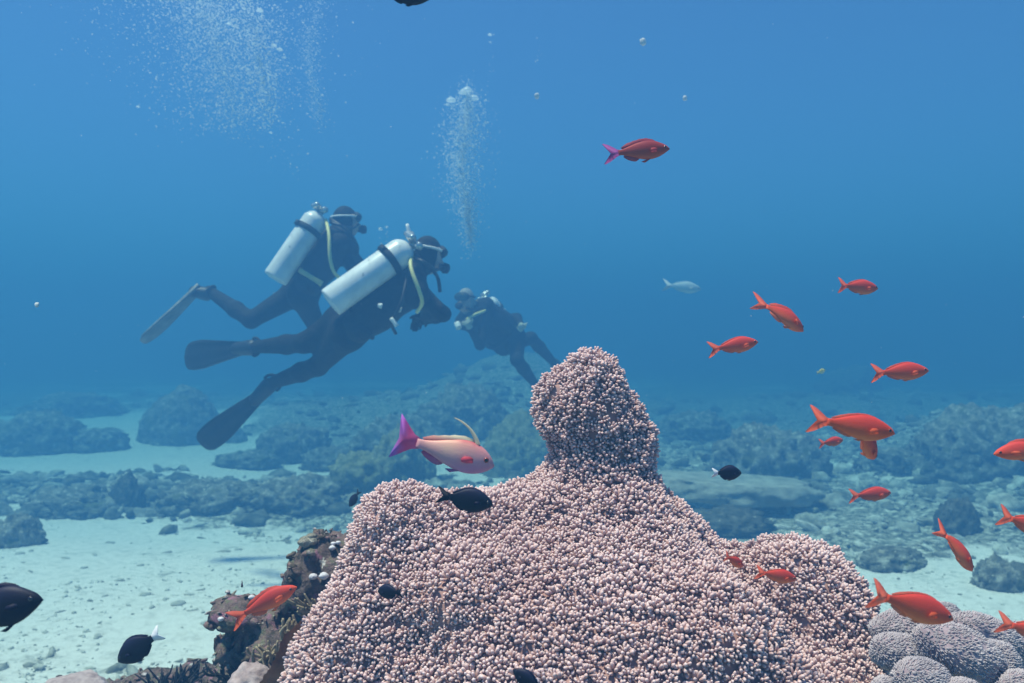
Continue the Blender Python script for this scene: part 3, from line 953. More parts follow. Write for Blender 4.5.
tuft((307, 612), 20, .022, .003, M['tuft'], 'tuft_coral', 'small straw coral tuft above the sponge tip', 'coral', 2)
tuft((268, 652), 18, .022, .003, M['tuft'], 'tuft_coral', 'sparse straw coral tuft low on the reef rock', 'coral', 3)
tuft((190, 676), 34, .030, .0022, M['dark_tuft'], 'black_weed', 'black bristly weed tuft at the foot of the reef rock', 'seaweed', 4)
tuft((165, 680), 24, .026, .0022, M['dark_tuft'], 'black_weed', 'smaller black bristly weed tuft toward the sand', 'seaweed', 5)
tuft((225, 676), 24, .028, .0025, M['dark_tuft'], 'black_weed', 'black weed tuft under the rock overhang', 'seaweed', 6)

# ------------------------------------------------------------------ fuzzy rounded soft corals at the foot of the domed lobe
M['fuzzy'] = mat('lilac_fuzzy_coral', (.48, .42, .45), .8, .2, [(.3, (.36, .31, .34)), (.5, (.48, .42, .45)), (.7, (.60, .54, .57))], scale=20)
M['fuzzy_skin'] = mat('fuzzy_coral_skin', (.34, .26, .28), .8, .2, [(.3, (.24, .17, .20)), (.7, (.42, .33, .36))], scale=20)
fz = [ # px, py, depth, half width px, half height px, tilt deg
    (902, 622, 1.10, 32, 17, -6), (900, 648, 1.02, 30, 19, 8), (958, 648, 1.00, 46, 27, 22), (921, 676, .95, 28, 23, 0), (985, 632, 1.10, 40, 22, 20),
    (992, 660, 1.03, 26, 26, 10), (1018, 640, 1.12, 30, 22, 15), (960, 692, .93, 26, 18, 0), (1022, 688, .96, 26, 22, 0), (940, 612, 1.2, 22, 14, 0), (885, 690, .96, 14, 18, 0)]
fuzzy_labels = ['oval lilac fuzzy coral touching the domed pink lobe', 'round lilac fuzzy coral just under the largest red fish', 'largest egg shaped fuzzy coral with a pale buff spot',
    'round fuzzy coral in front of the egg shaped one', 'smooth sloping fuzzy coral against the bright sand', 'short fuzzy coral tucked behind the egg shaped one',
    'broad fuzzy coral under the cut off red tail', 'low fuzzy coral showing only its crown before the egg shaped one', 'fuzzy coral with buff crown next to dark gap',
    'small fuzzy coral behind the head of the largest red fish', 'narrow fuzzy coral in the dark gap beside the pink skirt']
def fuzzy(px, py, d, a, b_, tilt, label, seed_):
    g = np.random.default_rng(seed_)
    a, b_ = a * .95, b_ * .92
    c_ = P(px, py + 5, d)
    t = thing('fuzzy_coral', label, 'coral', c_, 'lilac fuzzy corals beside the pink coral')
    v, f = ICO4
    R = np.array([mpx(a, d), mpx((a + b_) / 2, d) * .9, mpx(b_, d)])
    w = v * (1 + .10 * fbm(v * 1.8 + seed_, 3, seed_))[:, None] * R
    ct, st = math.cos(math.radians(-tilt)), math.sin(math.radians(-tilt))
    rot = np.array([[ct, 0, -st], [0, 1, 0], [st, 0, ct]])
    w = w @ rot.T
    obj('cushion', new_mesh('cushion', w, f, M['fuzzy_skin']), t)
    n = vnormals(w, f)
    # short polyps all over, leaning with the current
    fa = f[g.integers(0, len(f), 2800)]
    bc = g.dirichlet((1, 1, 1), len(fa))
    p_ = (w[fa] * bc[..., None]).sum(1); q = (n[fa] * bc[..., None]).sum(1)
    lean = np.array((.75, -.1, -.25))
    dv = q + lean + g.normal(0, .16, q.shape); dv /= np.linalg.norm(dv, axis=1)[:, None]
    ln = g.uniform(.0028, .0048, len(p_))[:, None]; r_ = .00085
    t1 = np.cross(dv, (.3, .2, .9)); t1 /= np.linalg.norm(t1, axis=1)[:, None]; t2 = np.cross(dv, t1)
    ring = []
    for lv, rr in ((-.2, r_), (.75, r_ * 1.15)):
        for j in range(3):
            an = j * math.pi / 1.5
            ring.append(p_ + dv * ln * lv + (t1 * math.cos(an) + t2 * math.sin(an)) * rr)
    ring.append(p_ + dv * ln)
    V = np.stack(ring, 1).reshape(-1, 3)
    base_f = []
    for j in range(3):
        j2 = (j + 1) % 3
        base_f += [(j, j2, 3 + j2), (j, 3 + j2, 3 + j), (3 + j, 3 + j2, 6)]
    F = (np.array(base_f)[None] + (np.arange(len(p_)) * 7)[:, None, None]).reshape(-1, 3)
    o = obj('polyp_fuzz', new_mesh('polyp_fuzz', V, F, M['fuzzy']), t); o['kind'] = 'stuff'
for k, (spec_, lb) in enumerate(zip(fz, fuzzy_labels)):
    fuzzy(*spec_, lb, k + 50)
# ------------------------------------------------------------------ fish
def gradient_mat(name, stops, axis='z', rough=.62, spec=.22, noise=.06, nscale=14, transp=0.0, second=None):
    """colour runs along the fish's own height (z) or length (x); second = (stops, axis) multiplied in"""
    m = bpy.data.materials.new(name); m.use_nodes = True
    N, L = m.node_tree.nodes, m.node_tree.links
    b = N['Principled BSDF']; b.inputs['Roughness'].default_value = rough; b.inputs['Specular IOR Level'].default_value = spec
    tc = N.new('ShaderNodeTexCoord'); sp = N.new('ShaderNodeSeparateXYZ'); L.new(tc.outputs['Object'], sp.inputs[0])
    nz = N.new('ShaderNodeTexNoise'); nz.inputs['Scale'].default_value = nscale; nz.inputs['Detail'].default_value = 4
    L.new(tc.outputs['Object'], nz.inputs['Vector'])
    def ramp(stops, axis, lo, hi):
        mr = N.new('ShaderNodeMapRange'); mr.inputs['From Min'].default_value = lo; mr.inputs['From Max'].default_value = hi
        L.new(sp.outputs[axis.upper()], mr.inputs['Value'])
        ad = N.new('ShaderNodeMath'); ad.operation = 'MULTIPLY_ADD'; ad.inputs[1].default_value = noise * 2
        L.new(nz.outputs['Fac'], ad.inputs[0]); L.new(mr.outputs[0], ad.inputs[2])
        s2 = N.new('ShaderNodeMath'); s2.operation = 'SUBTRACT'; s2.inputs[1].default_value = noise; L.new(ad.outputs[0], s2.inputs[0])
        cr = N.new('ShaderNodeValToRGB')
        while len(cr.color_ramp.elements) < len(stops): cr.color_ramp.elements.new(.5)
        for e, (p_, c_) in zip(cr.color_ramp.elements, stops):
            e.position = p_; e.color = (*c_, 1)
        L.new(s2.outputs[0], cr.inputs['Fac'])
        return cr.outputs[0]
    out = ramp(stops, axis, -.5 if axis == 'x' else -.17, .5 if axis == 'x' else .17)
    if second:
        o2 = ramp(second[0], second[1], -.5 if second[1] == 'x' else -.17, .5 if second[1] == 'x' else .17)
        mx = N.new('ShaderNodeMixRGB'); mx.blend_type = 'MULTIPLY'; mx.inputs[0].default_value = 1
        L.new(out, mx.inputs[1]); L.new(o2, mx.inputs[2]); out = mx.outputs[0]
    L.new(out, b.inputs['Base Color'])
    # scales
    vo = N.new('ShaderNodeTexVoronoi'); vo.inputs['Scale'].default_value = 80
    mp = N.new('ShaderNodeMapping'); mp.inputs['Scale'].default_value = (1, .4, 1.2); L.new(tc.outputs['Object'], mp.inputs[0]); L.new(mp.outputs[0], vo.inputs['Vector'])
    bp = N.new('ShaderNodeBump'); bp.inputs['Strength'].default_value = .07; bp.inputs['Distance'].default_value = .01
    L.new(vo.outputs['Distance'], bp.inputs['Height']); L.new(bp.outputs[0], b.inputs['Normal'])
    if transp:
        tr = N.new('ShaderNodeBsdfTransparent'); ms = N.new('ShaderNodeMixShader'); ms.inputs[0].default_value = transp
        tl = N.new('ShaderNodeBsdfTranslucent'); L.new(out, tl.inputs[0])
        m2 = N.new('ShaderNodeMixShader'); m2.inputs[0].default_value = .35
        L.new(b.outputs[0], m2.inputs[1]); L.new(tl.outputs[0], m2.inputs[2])
        L.new(m2.outputs[0], ms.inputs[1]); L.new(tr.outputs[0], ms.inputs[2])
        L.new(ms.outputs[0], N['Material Output'].inputs['Surface'])
    return m

FM = {
    'red': [gradient_mat('red_anthias_skin', [(.0, (.85, .30, .12)), (.28, (.82, .17, .06)), (.62, (.70, .075, .045)), (1, (.44, .03, .035))],
                         second=([(.0, (1, .9, .8)), (.75, (1, 1, 1)), (.9, (1.0, .86, .80)), (1, (1.0, 1.1, 1.0))], 'x')),
            gradient_mat('red_anthias_fin', [(.0, (.86, .26, .10)), (.5, (.80, .16, .07)), (1, (.72, .09, .06))], transp=.22),
            gradient_mat('red_anthias_tail', [(.0, (.85, .22, .12)), (.5, (.82, .16, .08)), (1, (.80, .16, .12))], transp=.20)],
    'dusky': [gradient_mat('dusky_anthias_skin', [(.0, (.50, .13, .07)), (.35, (.46, .09, .05)), (.65, (.33, .045, .045)), (1, (.17, .02, .035))]),
              gradient_mat('dusky_anthias_fin', [(.0, (.55, .10, .10)), (1, (.35, .05, .08))], transp=.15),
              gradient_mat('dusky_anthias_tail', [(.0, (.45, .10, .35)), (1, (.40, .09, .38))], transp=.2)],
    'pink': [gradient_mat('pink_anthias_skin', [(.0, (.42, .22, .42)), (.28, (.60, .30, .38)), (.6, (.78, .46, .38)), (.86, (.72, .36, .28)), (1, (.48, .10, .12))],
                          second=([(.0, (.75, .45, .9)), (.28, (1, .82, .9)), (.5, (1, 1, .95)), (.78, (.95, .75, .95)), (1, (.85, .62, .9))], 'x'), rough=.4),
             gradient_mat('pink_anthias_fin', [(.0, (.40, .20, .45)), (.5, (.72, .10, .16)), (.8, (.70, .34, .30)), (1, (.82, .74, .55))], transp=.15),
             gradient_mat('pink_anthias_tail', [(.0, (.60, .20, .46)), (.5, (.74, .22, .40)), (1, (.68, .16, .42))], axis='z', transp=.1,
                          second=([(.0, (.65, .9, 1.5)), (.10, (.95, .5, .75)), (.3, (1, 1, 1.1)), (1, (1, 1, 1))], 'x'))],
    'black': [gradient_mat('black_damsel_skin', [(.0, (.006, .007, .016)), (.6, (.007, .008, .018)), (1, (.012, .014, .04))], rough=.55, spec=.2),
              gradient_mat('black_damsel_fin', [(.0, (.005, .006, .02)), (1, (.01, .012, .04))], rough=.6, spec=.15),
              gradient_mat('black_damsel_tail', [(.0, (.006, .007, .016)), (1, (.006, .007, .016))], rough=.6, spec=.15)],
    'pale': [gradient_mat('silver_fish_skin', [(.0, (.70, .74, .74)), (.6, (.55, .62, .64)), (1, (.34, .42, .46))], spec=.5),
             gradient_mat('silver_fish_fin', [(.0, (.55, .6, .62)), (1, (.5, .56, .6))]), gradient_mat('silver_fish_tail', [(.0, (.55, .6, .62)), (1, (.5, .56, .6))])],
    'yellow': [gradient_mat('yellow_fish_skin', [(.0, (.72, .66, .35)), (1, (.62, .52, .12))]), gradient_mat('yellow_fish_fin', [(.0, (.7, .6, .2)), (1, (.65, .55, .15))]),
               gradient_mat('yellow_fish_tail', [(.0, (.7, .6, .2)), (1, (.65, .55, .15))])],
}
FM['white_tail'] = [FM['black'][0], FM['black'][1], gradient_mat('white_damsel_tail', [(.0, (.72, .74, .80)), (1, (.74, .76, .82))], rough=.6)]
FM['eye'] = [mat('fish_eye_iris', (.30, .05, .04), .2, .6), mat('fish_eye_pupil', (.006, .006, .01), .1, .8)]
FM['eye_dark'] = [mat('dark_fish_eye_iris', (.03, .03, .06), .2, .6), FM['eye'][1]]

def interp(tab, x, k=1.0):
    t = np.array(tab)
    # smooth through the control points
    xs, ys = t[:, 0], t[:, 1]
    m = np.gradient(ys, xs)
    i = np.clip(np.searchsorted(xs, x) - 1, 0, len(xs) - 2)
    h = xs[i + 1] - xs[i]; u_ = (x - xs[i]) / h
    return ((2 * u_ ** 3 - 3 * u_ ** 2 + 1) * ys[i] + (u_ ** 3 - 2 * u_ ** 2 + u_) * h * m[i]
            + (-2 * u_ ** 3 + 3 * u_ ** 2) * ys[i + 1] + (u_ ** 3 - u_ ** 2) * h * m[i + 1])

SHAPES = {
    # x from snout 0 to tail root 1 -> upper edge, lower edge, half width (in fish lengths)
    'anthias': dict(body=.78, top=[(0, .004), (.05, .040), (.15, .082), (.30, .122), (.45, .132), (.65, .108), (.82, .066), (.93, .043), (1, .040)],
                    bot=[(0, -.010), (.05, -.032), (.15, -.072), (.30, -.112), (.45, -.125), (.65, -.098), (.82, -.058), (.93, -.040), (1, -.038)],
                    wid=[(0, .008), (.05, .030), (.15, .054), (.30, .066), (.45, .066), (.65, .046), (.82, .024), (.93, .013), (1, .009)]),
    'male': dict(body=.80, top=[(0, .0), (.04, .042), (.12, .094), (.28, .146), (.42, .150), (.62, .112), (.80, .066), (.93, .048), (1, .046)],
                 bot=[(0, -.026), (.04, -.055), (.12, -.098), (.28, -.140), (.42, -.142), (.62, -.11), (.80, -.066), (.93, -.046), (1, -.044)],
                 wid=[(0, .012), (.04, .038), (.12, .060), (.30, .070), (.45, .066), (.65, .046), (.82, .026), (.93, .015), (1, .010)]),
    'damsel': dict(body=.78, top=[(0, .0), (.05, .058), (.15, .122), (.30, .190), (.45, .215), (.65, .19), (.82, .115), (.93, .065), (1, .058)],
                   bot=[(0, -.015), (.05, -.055), (.15, -.115), (.30, -.18), (.45, -.205), (.65, -.18), (.82, -.105), (.93, -.062), (1, -.056)],
                   wid=[(0, .008), (.05, .035), (.15, .060), (.30, .078), (.45, .076), (.65, .052), (.82, .026), (.93, .014), (1, .009)]),
}

for _n, _k in (('anthias', 1.07), ('male', 1.08)):
    for _e in ('top', 'bot'):
        SHAPES[_n][_e] = [(a_, b_ * (_k if .02 < a_ < .9 else 1)) for a_, b_ in SHAPES[_n][_e]]

def fin_sheet(outline, thick, y=0.0, sway=0.0):
    """thin closed fin from an outline of (x, z) points, thicker at its middle"""
    n = len(outline)
    pts = np.array(outline, float)
    V, F = [], []
    cx, cz = pts.mean(0)
    for sgn in (1, -1):
        for (x, z) in pts:
            V.append((x, y + sgn * thick * .25 + sway * (x - pts[:, 0].max()) ** 2, z))
    V.append((cx, y + thick + sway * (cx - pts[:, 0].max()) ** 2, cz)); V.append((cx, y - thick + sway * (cx - pts[:, 0].max()) ** 2, cz))
    for i in range(n):
        j = (i + 1) % n
        F.append((2 * n, i, j)); F.append((2 * n + 1, n + j, n + i)); F.append((i, n + i, n + j)); F.append((i, n + j, j))
    return V, F

def fish_mesh(shape, palette, bend=0.0, tail='fork', fins='folded', filament=False):
    sh = SHAPES[shape]
    nx, ns = 26, 16
    xs = np.linspace(0, 1, nx) ** 1.15
    tp, bt, wd = interp(sh['top'], xs), interp(sh['bot'], xs), interp(sh['wid'], xs)
    X = .5 - xs * sh['body']
    V, F, MI = [], [], []
    for i in range(nx):
        c_, hz = (tp[i] + bt[i]) / 2, (tp[i] - bt[i]) / 2
        for j in range(ns):
            a = 2 * math.pi * j / ns
            sy, cz = math.sin(a), math.cos(a)
            V.append((X[i], wd[i] * np.sign(sy) * abs(sy) ** .9, c_ + hz * cz))
    for i in range(nx - 1):
        for j in range(ns):
            j2 = (j + 1) % ns
            F.append((i * ns + j, i * ns + j2, (i + 1) * ns + j2, (i + 1) * ns + j)); MI.append(0)
    F.append(tuple(range(ns))[::-1]); MI.append(0)
    F.append(tuple(range((nx - 1) * ns, nx * ns))); MI.append(0)
    def add(part, mi):
        o = len(V)
        V.extend(part[0]); F.extend([tuple(k + o for k in q) for q in part[1]]); MI.extend([mi] * len(part[1]))
    def topz(u_): return float(interp(sh['top'], np.array([u_]))[0])
    def botz(u_): return float(interp(sh['bot'], np.array([u_]))[0])
    def X_(u_): return .5 - u_ * sh['body']
    xr = X_(1.0)
    pz = .038 if shape == 'anthias' else .055
    if tail == 'fork':
        ol = [(xr + .035, pz * .85), (xr - .02, pz * 1.35), (xr - .07, .085), (xr - .13, .122), (xr - .20, .150), (xr - .225, .148), (xr - .175, .105), (xr - .125, .060), (xr - .10, .018), (xr - .097, 0),
              (xr - .10, -.018), (xr - .125, -.058), (xr - .175, -.100), (xr - .225, -.142), (xr - .20, -.146), (xr - .13, -.118), (xr - .07, -.082), (xr - .02, -pz * 1.35), (xr + .035, -pz * .85)]
    elif tail == 'fan':
        ol = [(xr + .035, pz * .9), (xr - .04, .078), (xr - .10, .130), (xr - .16, .185), (xr - .222, .238), (xr - .212, .17), (xr - .196, .085), (xr - .178, 0),
              (xr - .196, -.08), (xr - .212, -.155), (xr - .222, -.215), (xr - .16, -.170), (xr - .10, -.120), (xr - .04, -.074), (xr + .035, -pz * .9)]
    else:
        ol = [(xr + .035, pz * .9), (xr - .03, pz * 1.2), (xr - .09, .100), (xr - .17, .135), (xr - .215, .138), (xr - .18, .085), (xr - .135, .03), (xr - .125, 0),
              (xr - .135, -.03), (xr - .18, -.082), (xr - .215, -.130), (xr - .17, -.128), (xr - .09, -.096), (xr - .03, -pz * 1.2), (xr + .035, -pz * .9)]
    add(fin_sheet(ol, .006), 2)
    hd = .014 if fins == 'folded' else .036
    if shape == 'damsel': hd *= 1.25
    us = np.linspace(.24, .90, 12)
    dors = [(X_(u_), topz(u_) - .02) for u_ in us]
    prof = [.25, .65, .85, .95, 1, 1, 1.0, 1.02, 1.1, 1.15, 1.0, .45]
    dtop = [(X_(u_) - .02 - .02 * k / 11, topz(u_) + hd * w_ * (1 + .08 * ((k % 2) * 2 - 1))) for k, (u_, w_) in enumerate(zip(us, prof))]
    add(fin_sheet(dors + dtop[::-1], .005), 1)
    us = np.linspace(.60, .88, 7)
    an = [(X_(u_), botz(u_) + .02) for u_ in us]
    anb = [(X_(u_) - .03, botz(u_) - hd * w_ * 1.25) for u_, w_ in zip(us, [.3, .9, 1.1, 1.15, 1.1, .9, .4])]
    add(fin_sheet(an + anb[::-1], .005), 1)
    for s_ in (1, -1):
        u_ = .36
        pel = [(X_(u_), botz(u_) + .02), (X_(u_ + .06), botz(u_ + .06) + .015), (X_(u_ + .22), botz(u_ + .2) - hd * .9), (X_(u_ + .15), botz(u_ + .15) - hd * 1.2)]
        add(fin_sheet(pel, .004, y=.016 * s_), 1)
        # pectoral fin, held out from the flank
        w0 = float(interp(sh['wid'], np.array([.27]))[0])
        x0, z0 = X_(.27), -.012
        pts = [(0, .018), (-.05, .034), (-.11, .026), (-.135, -.004), (-.12, -.035), (-.06, -.036), (0, -.018)]
        o = len(V)
        for sg in (1, -1):
            for (dx, dz) in pts:
                V.append((x0 + dx, s_ * (w0 * .93 + .30 * abs(dx)) + sg * .0015, z0 + dz))
        n = len(pts)
        F.append(tuple(range(o, o + n))); F.append(tuple(range(o + n, o + 2 * n))[::-1]); MI += [1, 1]
        for i in range(n):
            j = (i + 1) % n
            F.append((o + i, o + n + i, o + n + j, o + j)); MI.append(1)
    if filament:
        add(tube([(X_(.27), 0, topz(.27) - .01), (X_(.30) - .02, 0, topz(.3) + .05), (X_(.36) - .05, 0, topz(.3) + .12), (X_(.42) - .10, .0, topz(.3) + .165), (X_(.48) - .13, 0, topz(.3) + .18)],
                 [.030, .020, .012, .008, .003], 6), 1)
    V = np.array(V, float)
    t = np.clip(.25 - V[:, 0], 0, None)
    V[:, 1] += bend * t * t
    me = new_mesh('body', V, F, FM[palette], True, MI)
    return me

EYE = {}
def eye_mesh(kind, r):
    key = (kind, r)
    if key not in EYE:
        v, f = ICO2
        v = v * np.array((r, r * .55, r))
        fc = v[f].mean(1)
        EYE[key] = new_mesh('eye', v, f, FM[kind], True, ((np.hypot(fc[:, 0], fc[:, 2]) < r * .62)).astype(int))
    return EYE[key]

FISH_CACHE = {}
def fish(name, label, cat, group, shape, palette, head, tail_, L_real, d, yaw=0.0, roll=0.0, bend=0.0, tailkind='fork', fins='folded', filament=False, depth_scale=1.0):
    """head / tail_ = photo pixels of snout and tail end at about depth d; yaw = degrees the head turns away from the camera"""
    key = (shape, palette, bend, tailkind, fins, filament)
    if key not in FISH_CACHE:
        FISH_CACHE[key] = fish_mesh(*key)
    mid = ((head[0] + tail_[0]) / 2, (head[1] + tail_[1]) / 2)
    c_ = P(mid[0], mid[1], d)
    hx = P(head[0], head[1], d) - P(tail_[0], tail_[1], d)
    ln = hx.length
    hx.normalize()
    fwd = (hx * math.cos(math.radians(yaw)) + Vector((0, 1, 0)) * math.sin(math.radians(yaw))).normalized()
    L_ = ln / max(math.cos(math.radians(yaw)), .25)
    up_ = Vector((0, 0, 1)); up_ = (up_ - fwd * up_.dot(fwd)).normalized()
    side = up_.cross(fwd)
    up_ = (Matrix.Rotation(math.radians(roll), 3, fwd) @ up_); side = up_.cross(fwd)
    rotm = Matrix((fwd, side, up_)).transposed()
    t = thing(name, label, cat, c_, group)
    t.rotation_euler = rotm.to_euler()
    t.scale = (L_,) * 3
    obj('body', FISH_CACHE[key], t)
    ek = 'eye' if palette in ('red', 'dusky', 'pink') else 'eye_dark'
    r = .022 if shape == 'anthias' else .028
    xe, ze = (.5 - .085, .022) if shape == 'anthias' else (.5 - .10, .03)
    we = float(interp(SHAPES[shape]['wid'], np.array([(.5 - xe) / .78]))[0])
    for s_ in (1, -1):
        obj('eye', eye_mesh(ek, r), t, loc=(xe, s_ * we * .93, ze))
    return t

RG = 'red anthias schooling over the coral'
A = lambda lab, head, tail_, d, **k: fish('anthias_fish', lab, 'fish', RG, 'anthias', k.pop('pal', 'red'), head, tail_, .085, d, **k)
A('dusky red fish with purple tail swimming alone high in open water', (671, 147), (604, 155), 1.08, pal='dusky', bend=.12, yaw=12, fins='up')
A('slender dusky red fish, highest of the group above the reef flat', (882, 288), (832, 286), 1.45, yaw=20, bend=-.1)
A('plump red fish diving with pale belly fin and tail raised', (809, 331), (758, 298), 1.25, yaw=28, roll=-12, bend=.35, fins='up')
A('dark red fish swimming level below the plump diving one', (760, 342), (706, 350), 1.35, pal='red', yaw=14)
A('orange red fish with pale snout and dark back swimming level in blue water', (931, 371), (867, 373), 1.18, yaw=8, bend=-.08)
A('large bright red fish with pale belly stripe hovering before the craggy coral head', (897, 434), (806, 418), .80, yaw=6, fins='folded')
A('foreshortened red fish half hidden under the large bright red fish', (884, 462), (850, 424), .95, yaw=40, roll=25, fins='up')
A('small dull red fish half hidden behind the tail of the large bright red fish', (846, 441), (816, 443), 1.7, yaw=25)
A('small dark red fish above the rubble with thin pointed snout', (894, 494), (846, 495), 1.5, yaw=15)
A('dark red fish diving steeply with upright tail over the rubble', (978, 574), (939, 524), 1.05, yaw=18, bend=.25, roll=-10)
A('red fish showing only its head, facing the rest of the school', (997, 455), (1062, 444), .95, yaw=10, fins='up')
A('red fish showing only its forked tail and rear body over the rubble', (1062, 536), (994, 513), 1.0, yaw=10)
A('biggest orange red fish gliding just above the lilac fuzzy corals', (957, 622), (861, 588), .74, yaw=8, bend=-.15, fins='folded')
A('dark red fish cut off behind its pale edged tail above fuzzy corals', (1068, 640), (996, 621), .85, yaw=8, bend=.1)
A('small red fish in front of the domed pink lobe', (799, 581), (753, 570), 1.02, yaw=15)
A('tiny red fish tight against the crease of the domed lobe', (746, 569), (722, 553), 1.06, yaw=35)
A('red fish with fanned orange tail swimming before the dark reef rock', (295, 589), (233, 617), 1.12, yaw=12, bend=-.2, fins='up')
fish('anthias_fish', 'pink and violet fish with magenta tail and long pale dorsal filament', 'fish', None, 'male', 'pink', (494, 466), (398, 437), .1, .86, yaw=8, bend=.12, tailkind='fan', fins='up', filament=True)
BG = 'black damselfish around the coral'
B_ = lambda lab, head, tail_, d, **k: fish('damselfish', lab, 'fish', BG, 'damsel', k.pop('pal', 'black'), head, tail_, .06, d, **k)
B_('black fish with forked tail hovering in front of the coral skirt crest', (493, 505), (437, 494), .95, yaw=5, fins='folded', tailkind='fork')
B_('tiny black fish over the sand seen nose down', (349, 507), (360, 490), 2.2, yaw=10, roll=10)
B_('stubby black fish in front of the lower skirt near the left lobe', (376, 594), (404, 590), .93, yaw=35, tailkind='crescent')
B_('black fish with white tail swimming over the flat rock ledge', (743, 474), (710, 472), 1.25, pal='white_tail', yaw=18, tailkind='crescent')
B_('large black fish cut off in front of the white sand', (39, 601), (-52, 618), .70, yaw=8, roll=-8, fins='up', tailkind='crescent')
B_('black fish with white tail heading down over the white sand', (116, 663), (164, 630), .95, pal='white_tail', yaw=8, tailkind='crescent', fins='folded')
B_('black fish poking up from below in front of the coral skirt', (513, 672), (545, 692), .80, yaw=20, fins='up')
B_('black fish cut off high above in the open blue water', (434, -6), (372, -11), .85, yaw=5, fins='folded')
fish('silver_fish', 'pale ghostly silver fish far off in the blue', 'fish', None, 'anthias', 'pale', (702, 289), (662, 285), .3, 8.2, yaw=10)
fish('yellow_fish', 'tiny yellowish fish far off above the reef flat', 'fish', None, 'damsel', 'yellow', (826, 370), (816, 373), .06, 4.2, yaw=20)
# ------------------------------------------------------------------ divers
M['suit'] = mat('black_neoprene', (.012, .013, .016), .75, .25, [(.3, (.005, .006, .008)), (.7, (.014, .015, .018))], scale=12, bump=.5, bscale=22)
M['vest'] = mat('black_nylon', (.015, .015, .018), .7, .3, [(.3, (.009, .009, .011)), (.7, (.03, .03, .034))], scale=18, bump=.5, bscale=60)
M['skin'] = mat('skin', (.50, .32, .24), .55, .35, [(.3, (.44, .27, .20)), (.7, (.55, .36, .28))], scale=20)
M['glove'] = mat('pale_glove', (.55, .60, .50), .8, .2, [(.3, (.30, .33, .28)), (.7, (.44, .47, .40))], scale=20)
M['hair'] = mat('grey_cap', (.45, .44, .42), .8, .2, [(.3, (.20, .20, .20)), (.7, (.40, .39, .38))], scale=60)
M['tank'] = mat('brushed_aluminium_tank', (.76, .77, .76), .32, .6, [(.3, (.62, .63, .62)), (.6, (.82, .83, .82))], scale=9, detail=9, bump=.05, bscale=80, spots=[((.42, .43, .43), 26, .70)])
M['strap'] = mat('black_strap', (.015, .015, .018), .7, .3)
M['chrome'] = mat('chrome_valve', (.62, .62, .60), .25, .5, metallic=.7)
M['hose_y'] = mat('yellow_hose', (.68, .64, .26), .5, .4)
M['hose_k'] = mat('black_hose', (.015, .015, .018), .5, .4)
M['fin_k'] = mat('black_rubber', (.014, .015, .018), .5, .4, [(.3, (.010, .011, .013)), (.7, (.024, .025, .03))], scale=10)
M['fin_g'] = mat('grey_rubber', (.45, .46, .46), .5, .4, [(.3, (.05, .055, .055)), (.7, (.26, .27, .27))], scale=8)
M['glass'] = mat('mask_glass', (.03, .05, .06), .08, .7)
M['white_plastic'] = mat('white_plastic', (.75, .76, .74), .5, .4)
M['yellow_plastic'] = mat('yellow_plastic', (.60, .55, .22), .55, .4)

def basis(t_, n_):
    """frame with Z along t_, X toward n_"""
    t_ = Vector(t_).normalized(); n_ = Vector(n_); n_ = (n_ - t_ * n_.dot(t_)).normalized()
    return t_, n_, t_.cross(n_)

def hand(S, wrist, fore, palm_n, curl=.5, side=1):
    """palm and five unequal bent fingers as part of the body surface; fore = direction of the forearm"""
    f_, n_, s_ = basis(fore, palm_n)
    w = Vector(wrist)
    S.cone(w, w + f_ * .05, .026, .030, .02)
    pc = w + f_ * .085
    for q in (-.026, 0, .026):
        S.cone(w + f_ * .05 + s_ * q * .7, pc + s_ * q, .016, .015, .012)
    for q, ln in ((-.033, .066), (-.011, .078), (.011, .074), (.033, .056)):
        a = pc + s_ * q
        b1 = a + (f_ * math.cos(curl) - n_ * math.sin(curl)) * ln * .5
        b2 = b1 + (f_ * math.cos(curl * 2.2) - n_ * math.sin(curl * 2.2)) * ln * .5
        S.cone(a, b1, .0105, .010, .005); S.cone(b1, b2, .010, .0085, .005)
    a = w + f_ * .045 + s_ * side * .024
    b1 = a + (f_ * .6 + s_ * side * .75 - n_ * .2).normalized() * .042
    b2 = b1 + (f_ * .9 + s_ * side * .25 - n_ * .35).normalized() * .03
    S.cone(a, b1, .013, .011, .008); S.cone(b1, b2, .011, .009, .005)

